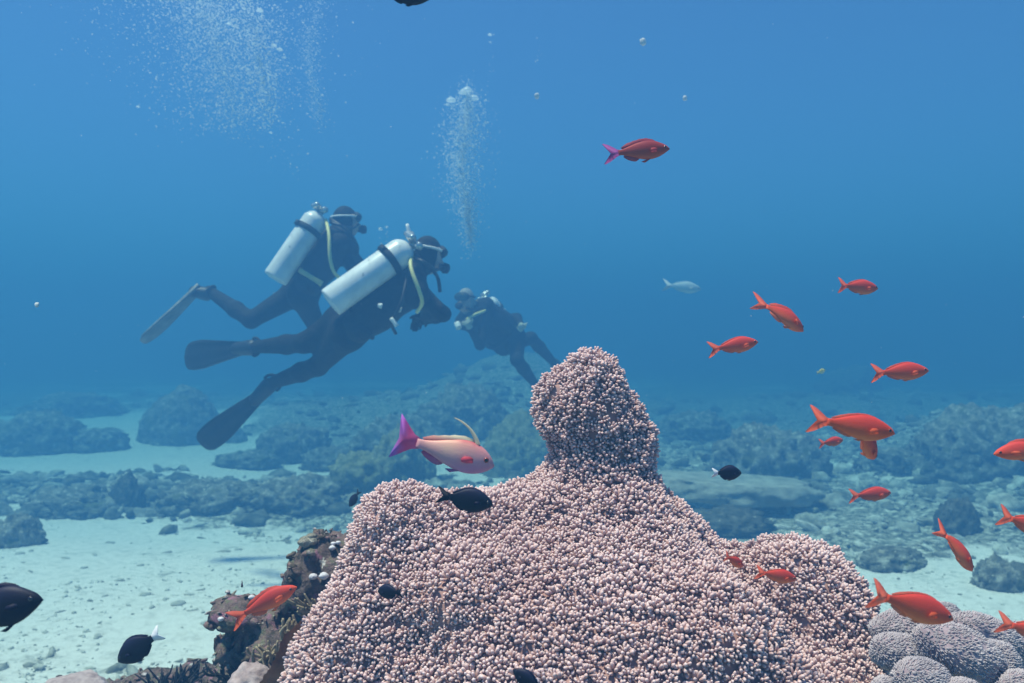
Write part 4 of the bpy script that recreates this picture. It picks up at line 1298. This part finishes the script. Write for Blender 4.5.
def fin_blade(root, tip, up_, width, material, parent, base, ankle):
    """swim fin: foot pocket, tapering blade with raised side rails and a centre rib"""
    root, tip = Vector(root), Vector(tip)
    f_, n_, s_ = basis(tip - root, up_)
    ln = (tip - root).length
    V, F = [], []
    nl, nw = 14, 8
    def pt(i, j, top):
        t = i / nl; u_ = j / nw * 2 - 1
        w = width * (.42 + .58 * min(1, t * 1.5)) * (1 - .10 * max(0, t - .85) / .15)
        th = .016 * (1 - t) + .004
        rail = .012 * (1 - .6 * t) if abs(u_) > .8 else (.006 if abs(u_) < .1 else 0)
        droop = -.05 * ln * t * t
        z = droop + (th / 2 + rail if top else -th / 2 - rail * .6)
        cut = -.07 * ln * u_ ** 4 * max(0, (t - .8) / .2)
        return root + f_ * (t * ln + cut) + s_ * (u_ * w) + n_ * z
    for top in (1, 0):
        for i in range(nl + 1):
            for j in range(nw + 1):
                V.append(pt(i, j, top) - base)
    st = (nl + 1) * (nw + 1)
    for i in range(nl):
        for j in range(nw):
            a = i * (nw + 1) + j
            F.append((a, a + 1, a + nw + 2, a + nw + 1)); F.append((st + a, st + a + nw + 1, st + a + nw + 2, st + a + 1))
    for i in range(nl):
        for j in (0, nw):
            a = i * (nw + 1) + j; q = (a, a + nw + 1, st + a + nw + 1, st + a)
            F.append(q if j == 0 else q[::-1])
    for j in range(nw):
        for i in (0, nl):
            a = i * (nw + 1) + j; q = (a, st + a, st + a + 1, a + 1)
            F.append(q if i == 0 else q[::-1])
    fin = obj('swim_fin', new_mesh('swim_fin', V, F, material), parent)
    # foot pocket and heel strap
    A_ = np.array(Vector(ankle) - base); R_ = np.array(root - base)
    S = SDF(np.minimum(A_, R_) - .16, np.maximum(A_, R_) + .16, .011)
    S.cone(A_ + np.array(f_) * .03, R_ + np.array(f_) * .06, .056, .046, .03)
    v, f = S.mesh()
    obj('foot_pocket', new_mesh('foot_pocket', v, f, M['fin_k']), fin)
    ring = [A_ + np.array(s_) * .058 * math.cos(a) * 1.05 - np.array(f_) * .055 * math.sin(a) + np.array(n_) * .01 for a in np.linspace(-.3, math.pi + .3, 8)]
    obj('heel_strap', new_mesh('heel_strap', *tube(ring, .010, 6), M['strap']), fin)
    return fin

def air_tank(parent, base, bottom, axis, length, r, n_):
    """aluminium cylinder with rounded shoulder, boot, strap, neck and valve"""
    z, x, y = basis(axis, n_)
    R3 = Matrix((x, y, z)).transposed().to_4x4(); R3.translation = Vector(bottom) - base
    prof = [(r * .80, 0), (r * .97, .004), (r, .014), (r, length - r * .95)]
    for k in range(1, 8):
        a = k / 7 * math.radians(80)
        prof.append((r * math.cos(a) * .985 + .002, length - r * .95 + r * .95 * math.sin(a)))
    tk = obj('air_tank', new_mesh('air_tank', *lathe(prof, 32), M['tank']), parent, mat4=R3)
    obj('tank_neck', new_mesh('tank_neck', *lathe([(.024, length - .012), (.024, length + .01), (.028, length + .012), (.028, length + .045), (.018, length + .03)], 14), M['chrome']), tk)
    obj('tank_band', new_mesh('tank_band', *lathe([(r + .003, length * .70), (r + .010, length * .703), (r + .010, length * .77), (r + .003, length * .773)], 32), M['strap']), tk)
    cam_b = [(r + .012, -.03), (r + .035, -.02), (r + .035, .02), (r + .012, .03)]
    v, f = lathe([(.002, -.018), (.02, -.016), (.02, .016), (.002, .018)], 10)
    obj('band_buckle', new_mesh('band_buckle', [(p[0] * .6 + r + .012, p[1] * 1.6, p[2] + length * .735) for p in v], f, M['strap']), tk)
    # valve knob sideways and first stage
    obj('valve_knob', new_mesh('valve_knob', *join([tube([(0, .02, length + .03), (0, .055, length + .03)], [.016, .02], 10), tube([(0, .05, length + .03), (0, .075, length + .03)], [.026, .024], 10)]), M['chrome']), tk)
    obj('regulator_first_stage', new_mesh('regulator_first_stage', *join([tube([(.02, 0, length + .03), (.07, 0, length + .03)], [.026, .030], 12), tube([(.06, -.05, length + .03), (.06, .05, length + .03)], [.019, .019], 10)]), M['chrome']), tk)
    return tk

def mesh_part(name, S, base, material, parent, split=None, mats=None):
    v, f = S.mesh()
    mi = None
    if split:
        c_ = v[f].mean(1)
        mi = np.zeros(len(f), int)
        for fn, k in split:
            mi[fn(c_)] = k
    return obj(name, new_mesh(name, v - np.array(base), f, mats or material, True, mi), parent)

def near_pt(p, r):
    p = np.array(p)
    return lambda c_: np.linalg.norm(c_ - p, axis=1) < r

def diver(label, Tc, t, n, joints, tank_on, fin_specs, hoses, hand_mat, head_mat, face=None, tank_r=.092, vest_big=1.0, head_fwd=None, tank_len=.60):
    """Tc torso centre, t spine direction (hips to neck), n direction of the back; joints in world space"""
    t, n, s = basis(t, n)
    Tc = Vector(Tc)
    base = Tc - t * .30
    root = thing('person', label, 'person', base, 'scuba divers swimming over the reef')
    neck = Tc + t * .27
    shR, shL = Tc + t * .20 - s * .17, Tc + t * .20 + s * .17
    hipR, hipL = Tc - t * .30 - s * .085, Tc - t * .30 + s * .085
    hd = joints['head']
    pts = [neck, shR, shL, hipR, hipL, hd] + [Vector(p) for k, q in joints.items() if k in ('legR', 'legL', 'armR', 'armL') for p in q]
    lo = np.array([min(p[i] for p in pts) for i in range(3)]) - .22
    hi = np.array([max(p[i] for p in pts) for i in range(3)]) + .22
    S = SDF(lo, hi, .0095)
    # trunk
    for q in (-1, 1):
        S.cone(Tc + t * .16 + s * q * .085, Tc - t * .02 + s * q * .065, .118, .105, .06)
        S.cone(Tc - t * .02 + s * q * .065, Tc - t * .27 + s * q * .07, .105, .118, .06)
        S.cone(Tc + t * .25 + s * q * .03, Tc + t * .20 + s * q * .17, .07, .078, .05)
    S.cone(neck - t * .03, Vector(hd) - (Vector(hd) - neck).normalized() * .05, .062, .058, .04)
    hf = Vector(head_fwd).normalized() if head_fwd else (t * .5 - n * .8).normalized()
    hu = (Vector((0, 0, 1)) - hf * hf.z).normalized(); hs = hf.cross(hu)
    hr = np.array([hf, hs, hu]).T
    S.ell(Vector(hd), (.100, .078, .118), .03, rot=hr)
    S.ell(Vector(hd) + hf * .045 - hu * .055, (.055, .055, .062), .03, rot=hr)       # jaw
    S.cone(Vector(hd) + hf * .095 - hu * .012, Vector(hd) + hf * .112 - hu * .035, .012, .017, .012)   # nose
    for key, hip in (('legR', hipR), ('legL', hipL)):
        kn, an = joints[key]
        S.cone(hip, kn, .098, .063, .05); S.cone(kn, Vector(kn).lerp(an, .35), .062, .062, .03); S.cone(Vector(kn).lerp(an, .35), an, .062, .042, .03)
    for key, sh in (('armR', shR), ('armL', shL)):
        eb, wr = joints[key]
        S.cone(sh, eb, .064, .047, .04); S.cone(eb, wr, .047, .032, .025)
        fo = (Vector(wr) - Vector(eb)).normalized()
        hand(S, wr, fo, joints.get(key + '_palm', n), joints.get(key + '_curl', .6), -1 if key == 'armR' else 1)
    wrs = [joints['armR'][1], joints['armL'][1]]
    def hands(c_):
        m = np.zeros(len(c_), bool)
        for key in ('armR', 'armL'):
            eb, wr = np.array(joints[key][0]), np.array(joints[key][1]); d_ = (wr - eb) / np.linalg.norm(wr - eb)
            m |= (np.linalg.norm(c_ - wr - d_ * .07, axis=1) < .135) & (((c_ - wr) @ d_) > .012)
        return m
    H = np.array(hd)
    def head_cover(c_): return (np.linalg.norm(c_ - H, axis=1) < .165) & (((c_ - H) @ np.array(t)) > -.10)
    def face_zone(c_):
        q = c_ - H
        return (np.linalg.norm(q, axis=1) < .16) & ((q @ np.array(hf)) > .035) & ((q @ np.array(hu)) < .05)
    mesh_part('body', S, base, None, root, [(head_cover, 2), (face_zone, 3), (hands, 1)], [M['suit'], hand_mat, head_mat, M['skin']])
    # buoyancy vest hugging the trunk
    S = SDF(np.array(Tc) - .5, np.array(Tc) + .5, .013)
    for q in (-1, 1):
        S.cone(Tc + t * .17 + s * q * .09 + n * .01, Tc - t * .05 + s * q * .10 + n * .01, .122 * vest_big, .118 * vest_big, .05)
        S.cone(Tc - t * .05 + s * q * .10 + n * .02, Tc - t * .22 + s * q * .12 + n * .02, .118 * vest_big, .10 * vest_big, .05)
        S.cone(Tc + t * .25 + s * q * .10 + n * .03, Tc + t * .22 + s * q * .11 - n * .10, .035, .035, .03)
    S.ell(Tc + t * .02 - n * .19, (.13, .10, .30), .04, rot=np.array([s, n, t]).T, sub=True)
    S.noise(9, .012, 3, 5)
    vest = mesh_part('buoyancy_vest', S, base, M['vest'], root)
    for (a, b_) in ((Tc - t * .20 - s * .17 + n * .06, Tc - t * .20 - s * .20 - n * .03), (Tc - t * .20 + s * .17 + n * .06, Tc - t * .20 + s * .20 - n * .03)):
        obj('vest_pocket', new_mesh('vest_pocket', *tube([a - base, (a + b_) / 2 - base, b_ - base], [.045, .06, .045], 10), M['vest']), vest)
    obj('waist_strap', new_mesh('waist_strap', *tube([Tc - t * .18 + (s * math.cos(a) * .19 + n * math.sin(a) * .135) - base for a in np.linspace(0, 2 * math.pi, 17)], .017, 6, False), M['strap']), vest)
    # tank
    if tank_on:
        bt, ax = tank_on
        tk = air_tank(root, base, bt, ax, tank_len, tank_r, n)
    # mask with strap, regulator
    mk = Vector(hd) + hf * .085 + hu * .028
    S = SDF(np.array(mk) - .13, np.array(mk) + .13, .008)
    S.ell(mk, (.036, .082, .046), .01, rot=hr)
    mask = mesh_part('dive_mask', S, base, M['strap'], root)
    S = SDF(np.array(mk) - .13, np.array(mk) + .13, .008)
    S.ell(mk + hf * .022, (.020, .070, .034), .01, rot=hr)
    mesh_part('mask_lens', S, base, M['glass'], mask)
    ring = [Vector(hd) + hu * .03 + hf * (.104 * math.cos(a)) + hs * (.086 * math.sin(a)) - base for a in np.linspace(.5, 2 * math.pi - .5, 15)]
    obj('mask_strap', new_mesh('mask_strap', *tube(ring, .0085, 6), M['white_plastic'] if face == 'white strap' else M['strap']), mask)
    rg = Vector(hd) + hf * .135 - hu * .062
    obj('regulator', new_mesh('regulator', *join([tube([rg - hf * .04 - base, rg - base], [.02, .028], 10), tube([rg - base, rg + hf * .028 - base], [.036, .032], 14)]), M['strap']), root)
    for nm, pts_, r_, mk_ in hoses:
        obj(nm, new_mesh(nm, *tube([Vector(p) - base for p in pts_], r_, 8), M[mk_]), root)
    for (an, rt, tp, up_, wd, mk_) in fin_specs:
        fin_blade(rt, tp, up_, wd, M[mk_], root, base, an)
    return root, base, (Tc, t, n, s)

# --- lower, nearer diver
t = Vector((.80, .10, .60)); n0 = Vector((-.60, 0, .80)); n = n0 * math.cos(math.radians(38)) + Vector((0, -1, 0)) * math.sin(math.radians(38))
tb, nb_, sb = basis(t, n)
TB = P(381, 301, 5.05)
bot = P(330, 303, 4.80)
rootB, baseB, frB = diver('diver with long silver tank and two long black fins, swimming lowest', TB, t, n,
    dict(head=P(427, 254, 5.10),
         legR=(P(304, 343, 5.12), P(256, 347, 5.42)), legL=(P(318, 366, 5.20), P(272, 383, 5.50)),
         armR=(P(443, 314, 4.98), P(426, 316, 5.18)), armL=(P(436, 316, 5.28), P(424, 320, 5.42)), armR_palm=Vector((0, .3, 1)), armL_palm=Vector((0, .3, 1))),
    (bot, P(402, 252, 4.93) - bot),
    [(P(256, 347, 5.42), P(243, 348, 5.50), P(181, 357, 5.85), Vector((.0, -1, .12)), .105, 'fin_k'),
     (P(272, 383, 5.50), P(262, 394, 5.52), P(201, 446, 5.45), Vector((.75, -.05, .6)), .09, 'fin_k')],
    [('low_pressure_hose', [P(411, 252, 4.95), P(411, 268, 4.82), P(419, 290, 4.80), P(422, 303, 4.85), P(417, 312, 4.92)], .012, 'hose_y'),
     ('regulator_hose', [P(411, 251, 5.0), P(424, 262, 4.90), P(437, 276, 4.95), P(440, 292, 4.98)], .011, 'hose_k'),
     ('inflator_hose', [P(412, 257, 4.95), P(424, 262, 4.86), P(436, 270, 4.98), P(441, 265, 5.08)], .011, 'hose_k'),
     ('snorkel', [P(413, 251, 5.0), P(411, 240, 4.98), P(407, 224, 4.98)], [.014, .016, .010], 'white_plastic'),
     ('gauge_hose', [P(410, 258, 4.95), P(402, 300, 4.78), P(392, 322, 4.82), P(396, 334, 4.86)], .010, 'hose_k')],
    M['suit'], M['suit'], 'white strap', tank_len=.605, head_fwd=Vector((.78, .55, -.15)))
for (px, py, d_, nm) in ((378, 305, 4.80, 'toggle'), (397, 309, 4.82, 'toggle')):
    v, f = tube([P(px, py, d_) - baseB, P(px + 4, py + 1, d_) - baseB], [.012, .018], 8)
    obj(nm, new_mesh(nm, v, f, M['white_plastic']), rootB)
v, f = tube([P(391, 318, 4.80) - baseB, P(397, 326, 4.80) - baseB], [.012, .014], 8)
obj('clip', new_mesh('clip', v, f, M['white_plastic']), rootB)

# --- upper diver behind
t = Vector((.52, .12, .84)); n = Vector((-.80, 0, .56)) * math.cos(math.radians(30)) + Vector((0, -1, 0)) * math.sin(math.radians(30))
bot = P(275, 279, 5.90)
rootA, baseA, frA = diver('diver with silver tank and one grey fin, hovering above the lowest diver', P(321, 262, 6.15), t, n,
    dict(head=P(345, 221, 6.2),
         legR=(P(251, 320, 6.1), P(209, 291, 6.3)), legL=(P(318, 330, 6.45), P(322, 338, 6.85)),
         armR=(P(353, 268, 6.05), P(366, 287, 6.2)), armL=(P(357, 262, 6.45), P(372, 280, 6.55)), armR_palm=Vector((0, .3, 1)), armL_palm=Vector((0, .3, 1))),
    (bot, P(318, 216, 6.02) - bot),
    [(P(209, 291, 6.3), P(200, 286, 6.3), P(145, 345, 6.15), Vector((.70, .20, .55)), .095, 'fin_g'),
     (P(322, 338, 6.85), P(324, 340, 6.95), P(330, 344, 7.6), Vector((.2, .2, .9)), .09, 'fin_k')],
    [('low_pressure_hose', [P(326, 220, 6.0), P(329, 235, 5.88), P(330, 258, 5.85), P(334, 272, 5.90), P(341, 279, 5.98)], .013, 'hose_y'),
     ('regulator_hose', [P(330, 219, 6.05), P(347, 230, 5.98), P(357, 245, 6.05), P(357, 255, 6.1)], .012, 'hose_k'),
     ('inflator_hose', [P(330, 222, 6.0), P(342, 226, 5.98), P(352, 228, 6.08), P(358, 224, 6.15)], .012, 'hose_k')],
    M['suit'], M['suit'], 'white strap', tank_len=.60, head_fwd=Vector((.85, .5, .05)))
v, f = tube([P(300, 270, 5.95) - baseA, P(312, 278, 5.93) - baseA, P(322, 284, 5.95) - baseA], .022, 8)
obj('weight_belt', new_mesh('weight_belt', v, f, M['yellow_plastic']), rootA)

# --- diver facing the others, further off
t = Vector((-.66, -.42, .52)); n = Vector((.30, .80, .50))
bot = P(517, 338, 8.45)
rootC, baseC, frC = diver('diver with pale cap and gloves facing the other two, beyond them', P(489, 325, 8.0), t, n,
    dict(head=P(466, 300, 7.75),
         legR=(P(517, 360, 7.9), P(535, 384, 8.3)), legL=(P(531, 338, 8.3), P(553, 362, 8.6)),
         armR=(P(480, 345, 7.65), P(470, 328, 7.5)), armL=(P(517, 318, 8.0), P(521, 325, 7.85)), armR_palm=Vector((0, 1, .2)), armL_palm=Vector((0, 1, .2)), armR_curl=.8, armL_curl=.9),
    (bot, P(492, 307, 8.22) - bot),
    [(P(535, 384, 8.3), P(539, 390, 8.35), P(562, 420, 8.75), Vector((.5, -.5, .7)), .10, 'fin_k'),
     (P(553, 362, 8.6), P(558, 366, 8.65), P(590, 392, 9.0), Vector((.5, -.5, .7)), .10, 'fin_k')],
    [('low_pressure_hose', [P(495, 305, 7.95), P(484, 311, 7.72), P(474, 315, 7.65), P(466, 320, 7.6)], .014, 'hose_y'),
     ('regulator_hose', [P(490, 303, 7.95), P(476, 310, 7.7), P(466, 308, 7.6)], .013, 'hose_k'),
     ('gauge_hose', [P(484, 312, 7.9), P(466, 320, 7.6), P(458, 326, 7.55)], .013, 'hose_k')],
    M['glove'], M['hair'], None, tank_len=.58, head_fwd=Vector((-.42, -.90, .0)))
v, f = tube([P(457, 323, 7.55) - baseC, P(459, 328, 7.52) - baseC], [.03, .03], 10)
obj('pressure_gauge', new_mesh('pressure_gauge', v, f, M['white_plastic']), rootC)

# ------------------------------------------------------------------ bubbles and drifting specks
mb_ = bpy.data.materials.new('air_bubble'); mb_.use_nodes = True
N, L = mb_.node_tree.nodes, mb_.node_tree.links
pb = N['Principled BSDF']; pb.inputs['Base Color'].default_value = (.90, .97, 1, 1); pb.inputs['Roughness'].default_value = .15; pb.inputs['Specular IOR Level'].default_value = .9
tl = N.new('ShaderNodeBsdfTranslucent'); tl.inputs[0].default_value = (.90, .97, 1, 1)
m0 = N.new('ShaderNodeMixShader'); m0.inputs[0].default_value = .45
L.new(pb.outputs[0], m0.inputs[1]); L.new(tl.outputs[0], m0.inputs[2])
tr = N.new('ShaderNodeBsdfTransparent'); ms = N.new('ShaderNodeMixShader'); ms.inputs[0].default_value = .5
L.new(tr.outputs[0], ms.inputs[1]); L.new(m0.outputs[0], ms.inputs[2]); L.new(ms.outputs[0], N['Material Output'].inputs['Surface'])

bv = np.array([(1, 0, 0), (-1, 0, 0), (0, 1, 0), (0, -1, 0), (0, 0, 1), (0, 0, -1)], float)
bf = np.array([(0, 2, 4), (2, 1, 4), (1, 3, 4), (3, 0, 4), (2, 0, 5), (1, 2, 5), (3, 1, 5), (0, 3, 5)])
bvar = [bv * np.array((1, 1, .75)), bv * np.array((1.15, 1.0, .6)), bv * np.array((1, .9, .9))]
def plume(label, pts, n, rmin, rmax, seed_):
    """bubbles through a column: pts = (px, py, depth, spread px)"""
    g = np.random.default_rng(seed_)
    ts = g.uniform(0, 1, n) * (len(pts) - 1)
    i = np.minimum(ts.astype(int), len(pts) - 2); fr = ts - i
    pa = np.array(pts, float)
    q = pa[i] * (1 - fr)[:, None] + pa[i + 1] * fr[:, None]
    r = np.clip(np.abs(g.normal(0, .55, n)), 0, 1.6); an = g.uniform(0, 6.283, n)
    px = q[:, 0] + q[:, 3] * r * np.cos(an); py = q[:, 1] + g.normal(0, 11, n); d = q[:, 2] + q[:, 3] * r * np.sin(an) / FPX * q[:, 2]
    pos = np.stack([d * (px - 512) / FPX, d, CAMZ - d * (py - 341.5) / FPX], -1)
    siz = rmin * (rmax / rmin) ** (g.uniform(0, 1, n) ** 2.6)
    ok_ = pos[:, 2] < 4.2
    me = scatter_mesh('bubble_plume', pos[ok_], siz[ok_], g, bvar, bf, mb_)
    o = obj('bubble_plume', me); o['kind'] = 'stuff'; o['label'] = label
    return o
plume('tall column of rising exhaust bubbles above the facing diver', [(468, 98, 6.4, 20), (465, 130, 6.4, 28), (461, 165, 6.4, 29), (467, 205, 6.4, 18), (471, 238, 6.4, 8)], 7500, .0026, .0115, 1)
plume('wide cloud of exhaust bubbles rising above the upper diver', [(195, -10, 5.2, 110), (205, 15, 5.2, 115), (215, 45, 5.2, 105), (225, 80, 5.2, 85), (235, 125, 5.2, 70)], 10000, .002, .0085, 2)
plume('dense core of the wide bubble cloud', [(240, 0, 5.0, 50), (258, 35, 5.0, 45), (260, 70, 5.0, 36), (270, 115, 5.0, 24)], 3200, .002, .010, 3)
plume('thin veil of bubbles beside the wide cloud', [(318, -5, 5.6, 30), (308, 40, 5.6, 16), (312, 85, 5.6, 12), (322, 120, 5.6, 10)], 1800, .0018, .007, 4)
plume('fine string of tiny bubbles above the tall column', [(491, 35, 6.4, 2.5), (493, 60, 6.4, 4), (489, 85, 6.4, 4)], 26, .003, .009, 5)
plume('faint string of tiny bubbles in the open water', [(541, 8, 6.4, 3), (541, 40, 6.4, 4), (537, 70, 6.4, 6)], 24, .003, .009, 6)
plume('scattered stray bubbles drifting below the wide cloud', [(150, 80, 5.2, 40), (250, 130, 5.2, 60), (300, 170, 5.2, 40), (290, 150, 5.2, 60)], 160, .002, .008, 7)
plume('little burst of bubbles between the two near divers', [(380, 230, 5.5, 6), (388, 237, 5.5, 9), (396, 241, 5.5, 6)], 18, .004, .016, 8)
bigs = [(451, 101, 6.4, .040), (463, 93, 6.4, .034), (467, 91, 6.4, .042), (474, 99, 6.4, .042), (470, 96, 6.4, .03), (260, 11, 5.0, .022), (244, 9, 5.0, .014), (229, 24, 5.0, .016), (274, 46, 5.0, .018),
        (280, 50, 5.0, .018), (284, 58, 5.0, .014), (490, 35, 6.4, .018), (138, 107, 5.0, .012), (448, 105, 6.4, .02), (271, 133, 5.2, .012)]
v, f = ICO3
dome = v * np.array((1, 1, .72)); dome[:, 2] = np.where(dome[:, 2] < 0, dome[:, 2] * .35, dome[:, 2])
bigme = new_mesh('air_bubble', dome, f, mb_)
for k, (px, py, d, r) in enumerate(bigs):
    o = obj('air_bubble', bigme, loc=P(px, py, d)); o.scale = (r, r, r)
    tall = d > 6
    tag(o, 'large domed silvery bubble leading the tall bubble column' if tall else 'larger round bubble among the wide bubble cloud', 'bubble',
        'large bubbles at the head of the tall column' if tall else 'large bubbles in the wide cloud')
# drifting specks
M['speck'] = mat('drifting_speck', (.75, .76, .72), .8, .2)
g = np.random.default_rng(77)
n = 150
d = g.uniform(1.2, 6, n); px = g.uniform(0, 1024, n); py = g.uniform(0, 420, n)
pos = np.stack([d * (px - 512) / FPX, d, CAMZ - d * (py - 341.5) / FPX], -1)
ok_ = (pos[:, 2] < 4.15) & (pos[:, 2] > .6)
siz = d * g.uniform(.2, .75, n) ** 1.6 / FPX
sp = obj('drifting_specks', scatter_mesh('drifting_specks', pos[ok_], siz[ok_], g, var1, fac1, M['speck'])); sp['kind'] = 'stuff'
sp['label'] = 'tiny pale specks drifting in the water'
for k, (px, py, d, r, lb) in enumerate([(643, 42, 3.0, .013, 'small whitish flake of plankton drifting high in open water'), (685, 98, 3.0, .009, 'tiny jelly speck drifting beneath the whitish flake'), (37, 305, 2.0, .0055, 'bright white speck drifting alone beside the divers'), (537, 96, 3.5, .010, 'small pale flake drifting beside the tall bubble column')]):
    v, f = ICO2
    o = obj('plankton_flake', new_mesh('plankton_flake', v * (1 + .4 * fbm(v * 1.6 + k * 3, 2, k))[:, None] * np.array((1, .6, 1.2)) * r, f, mat('plankton', (.7, .72, .68), .7, .3, transp=.45 if k != 2 else 0)), loc=P(px, py, d))
    tag(o, lb, 'plankton')
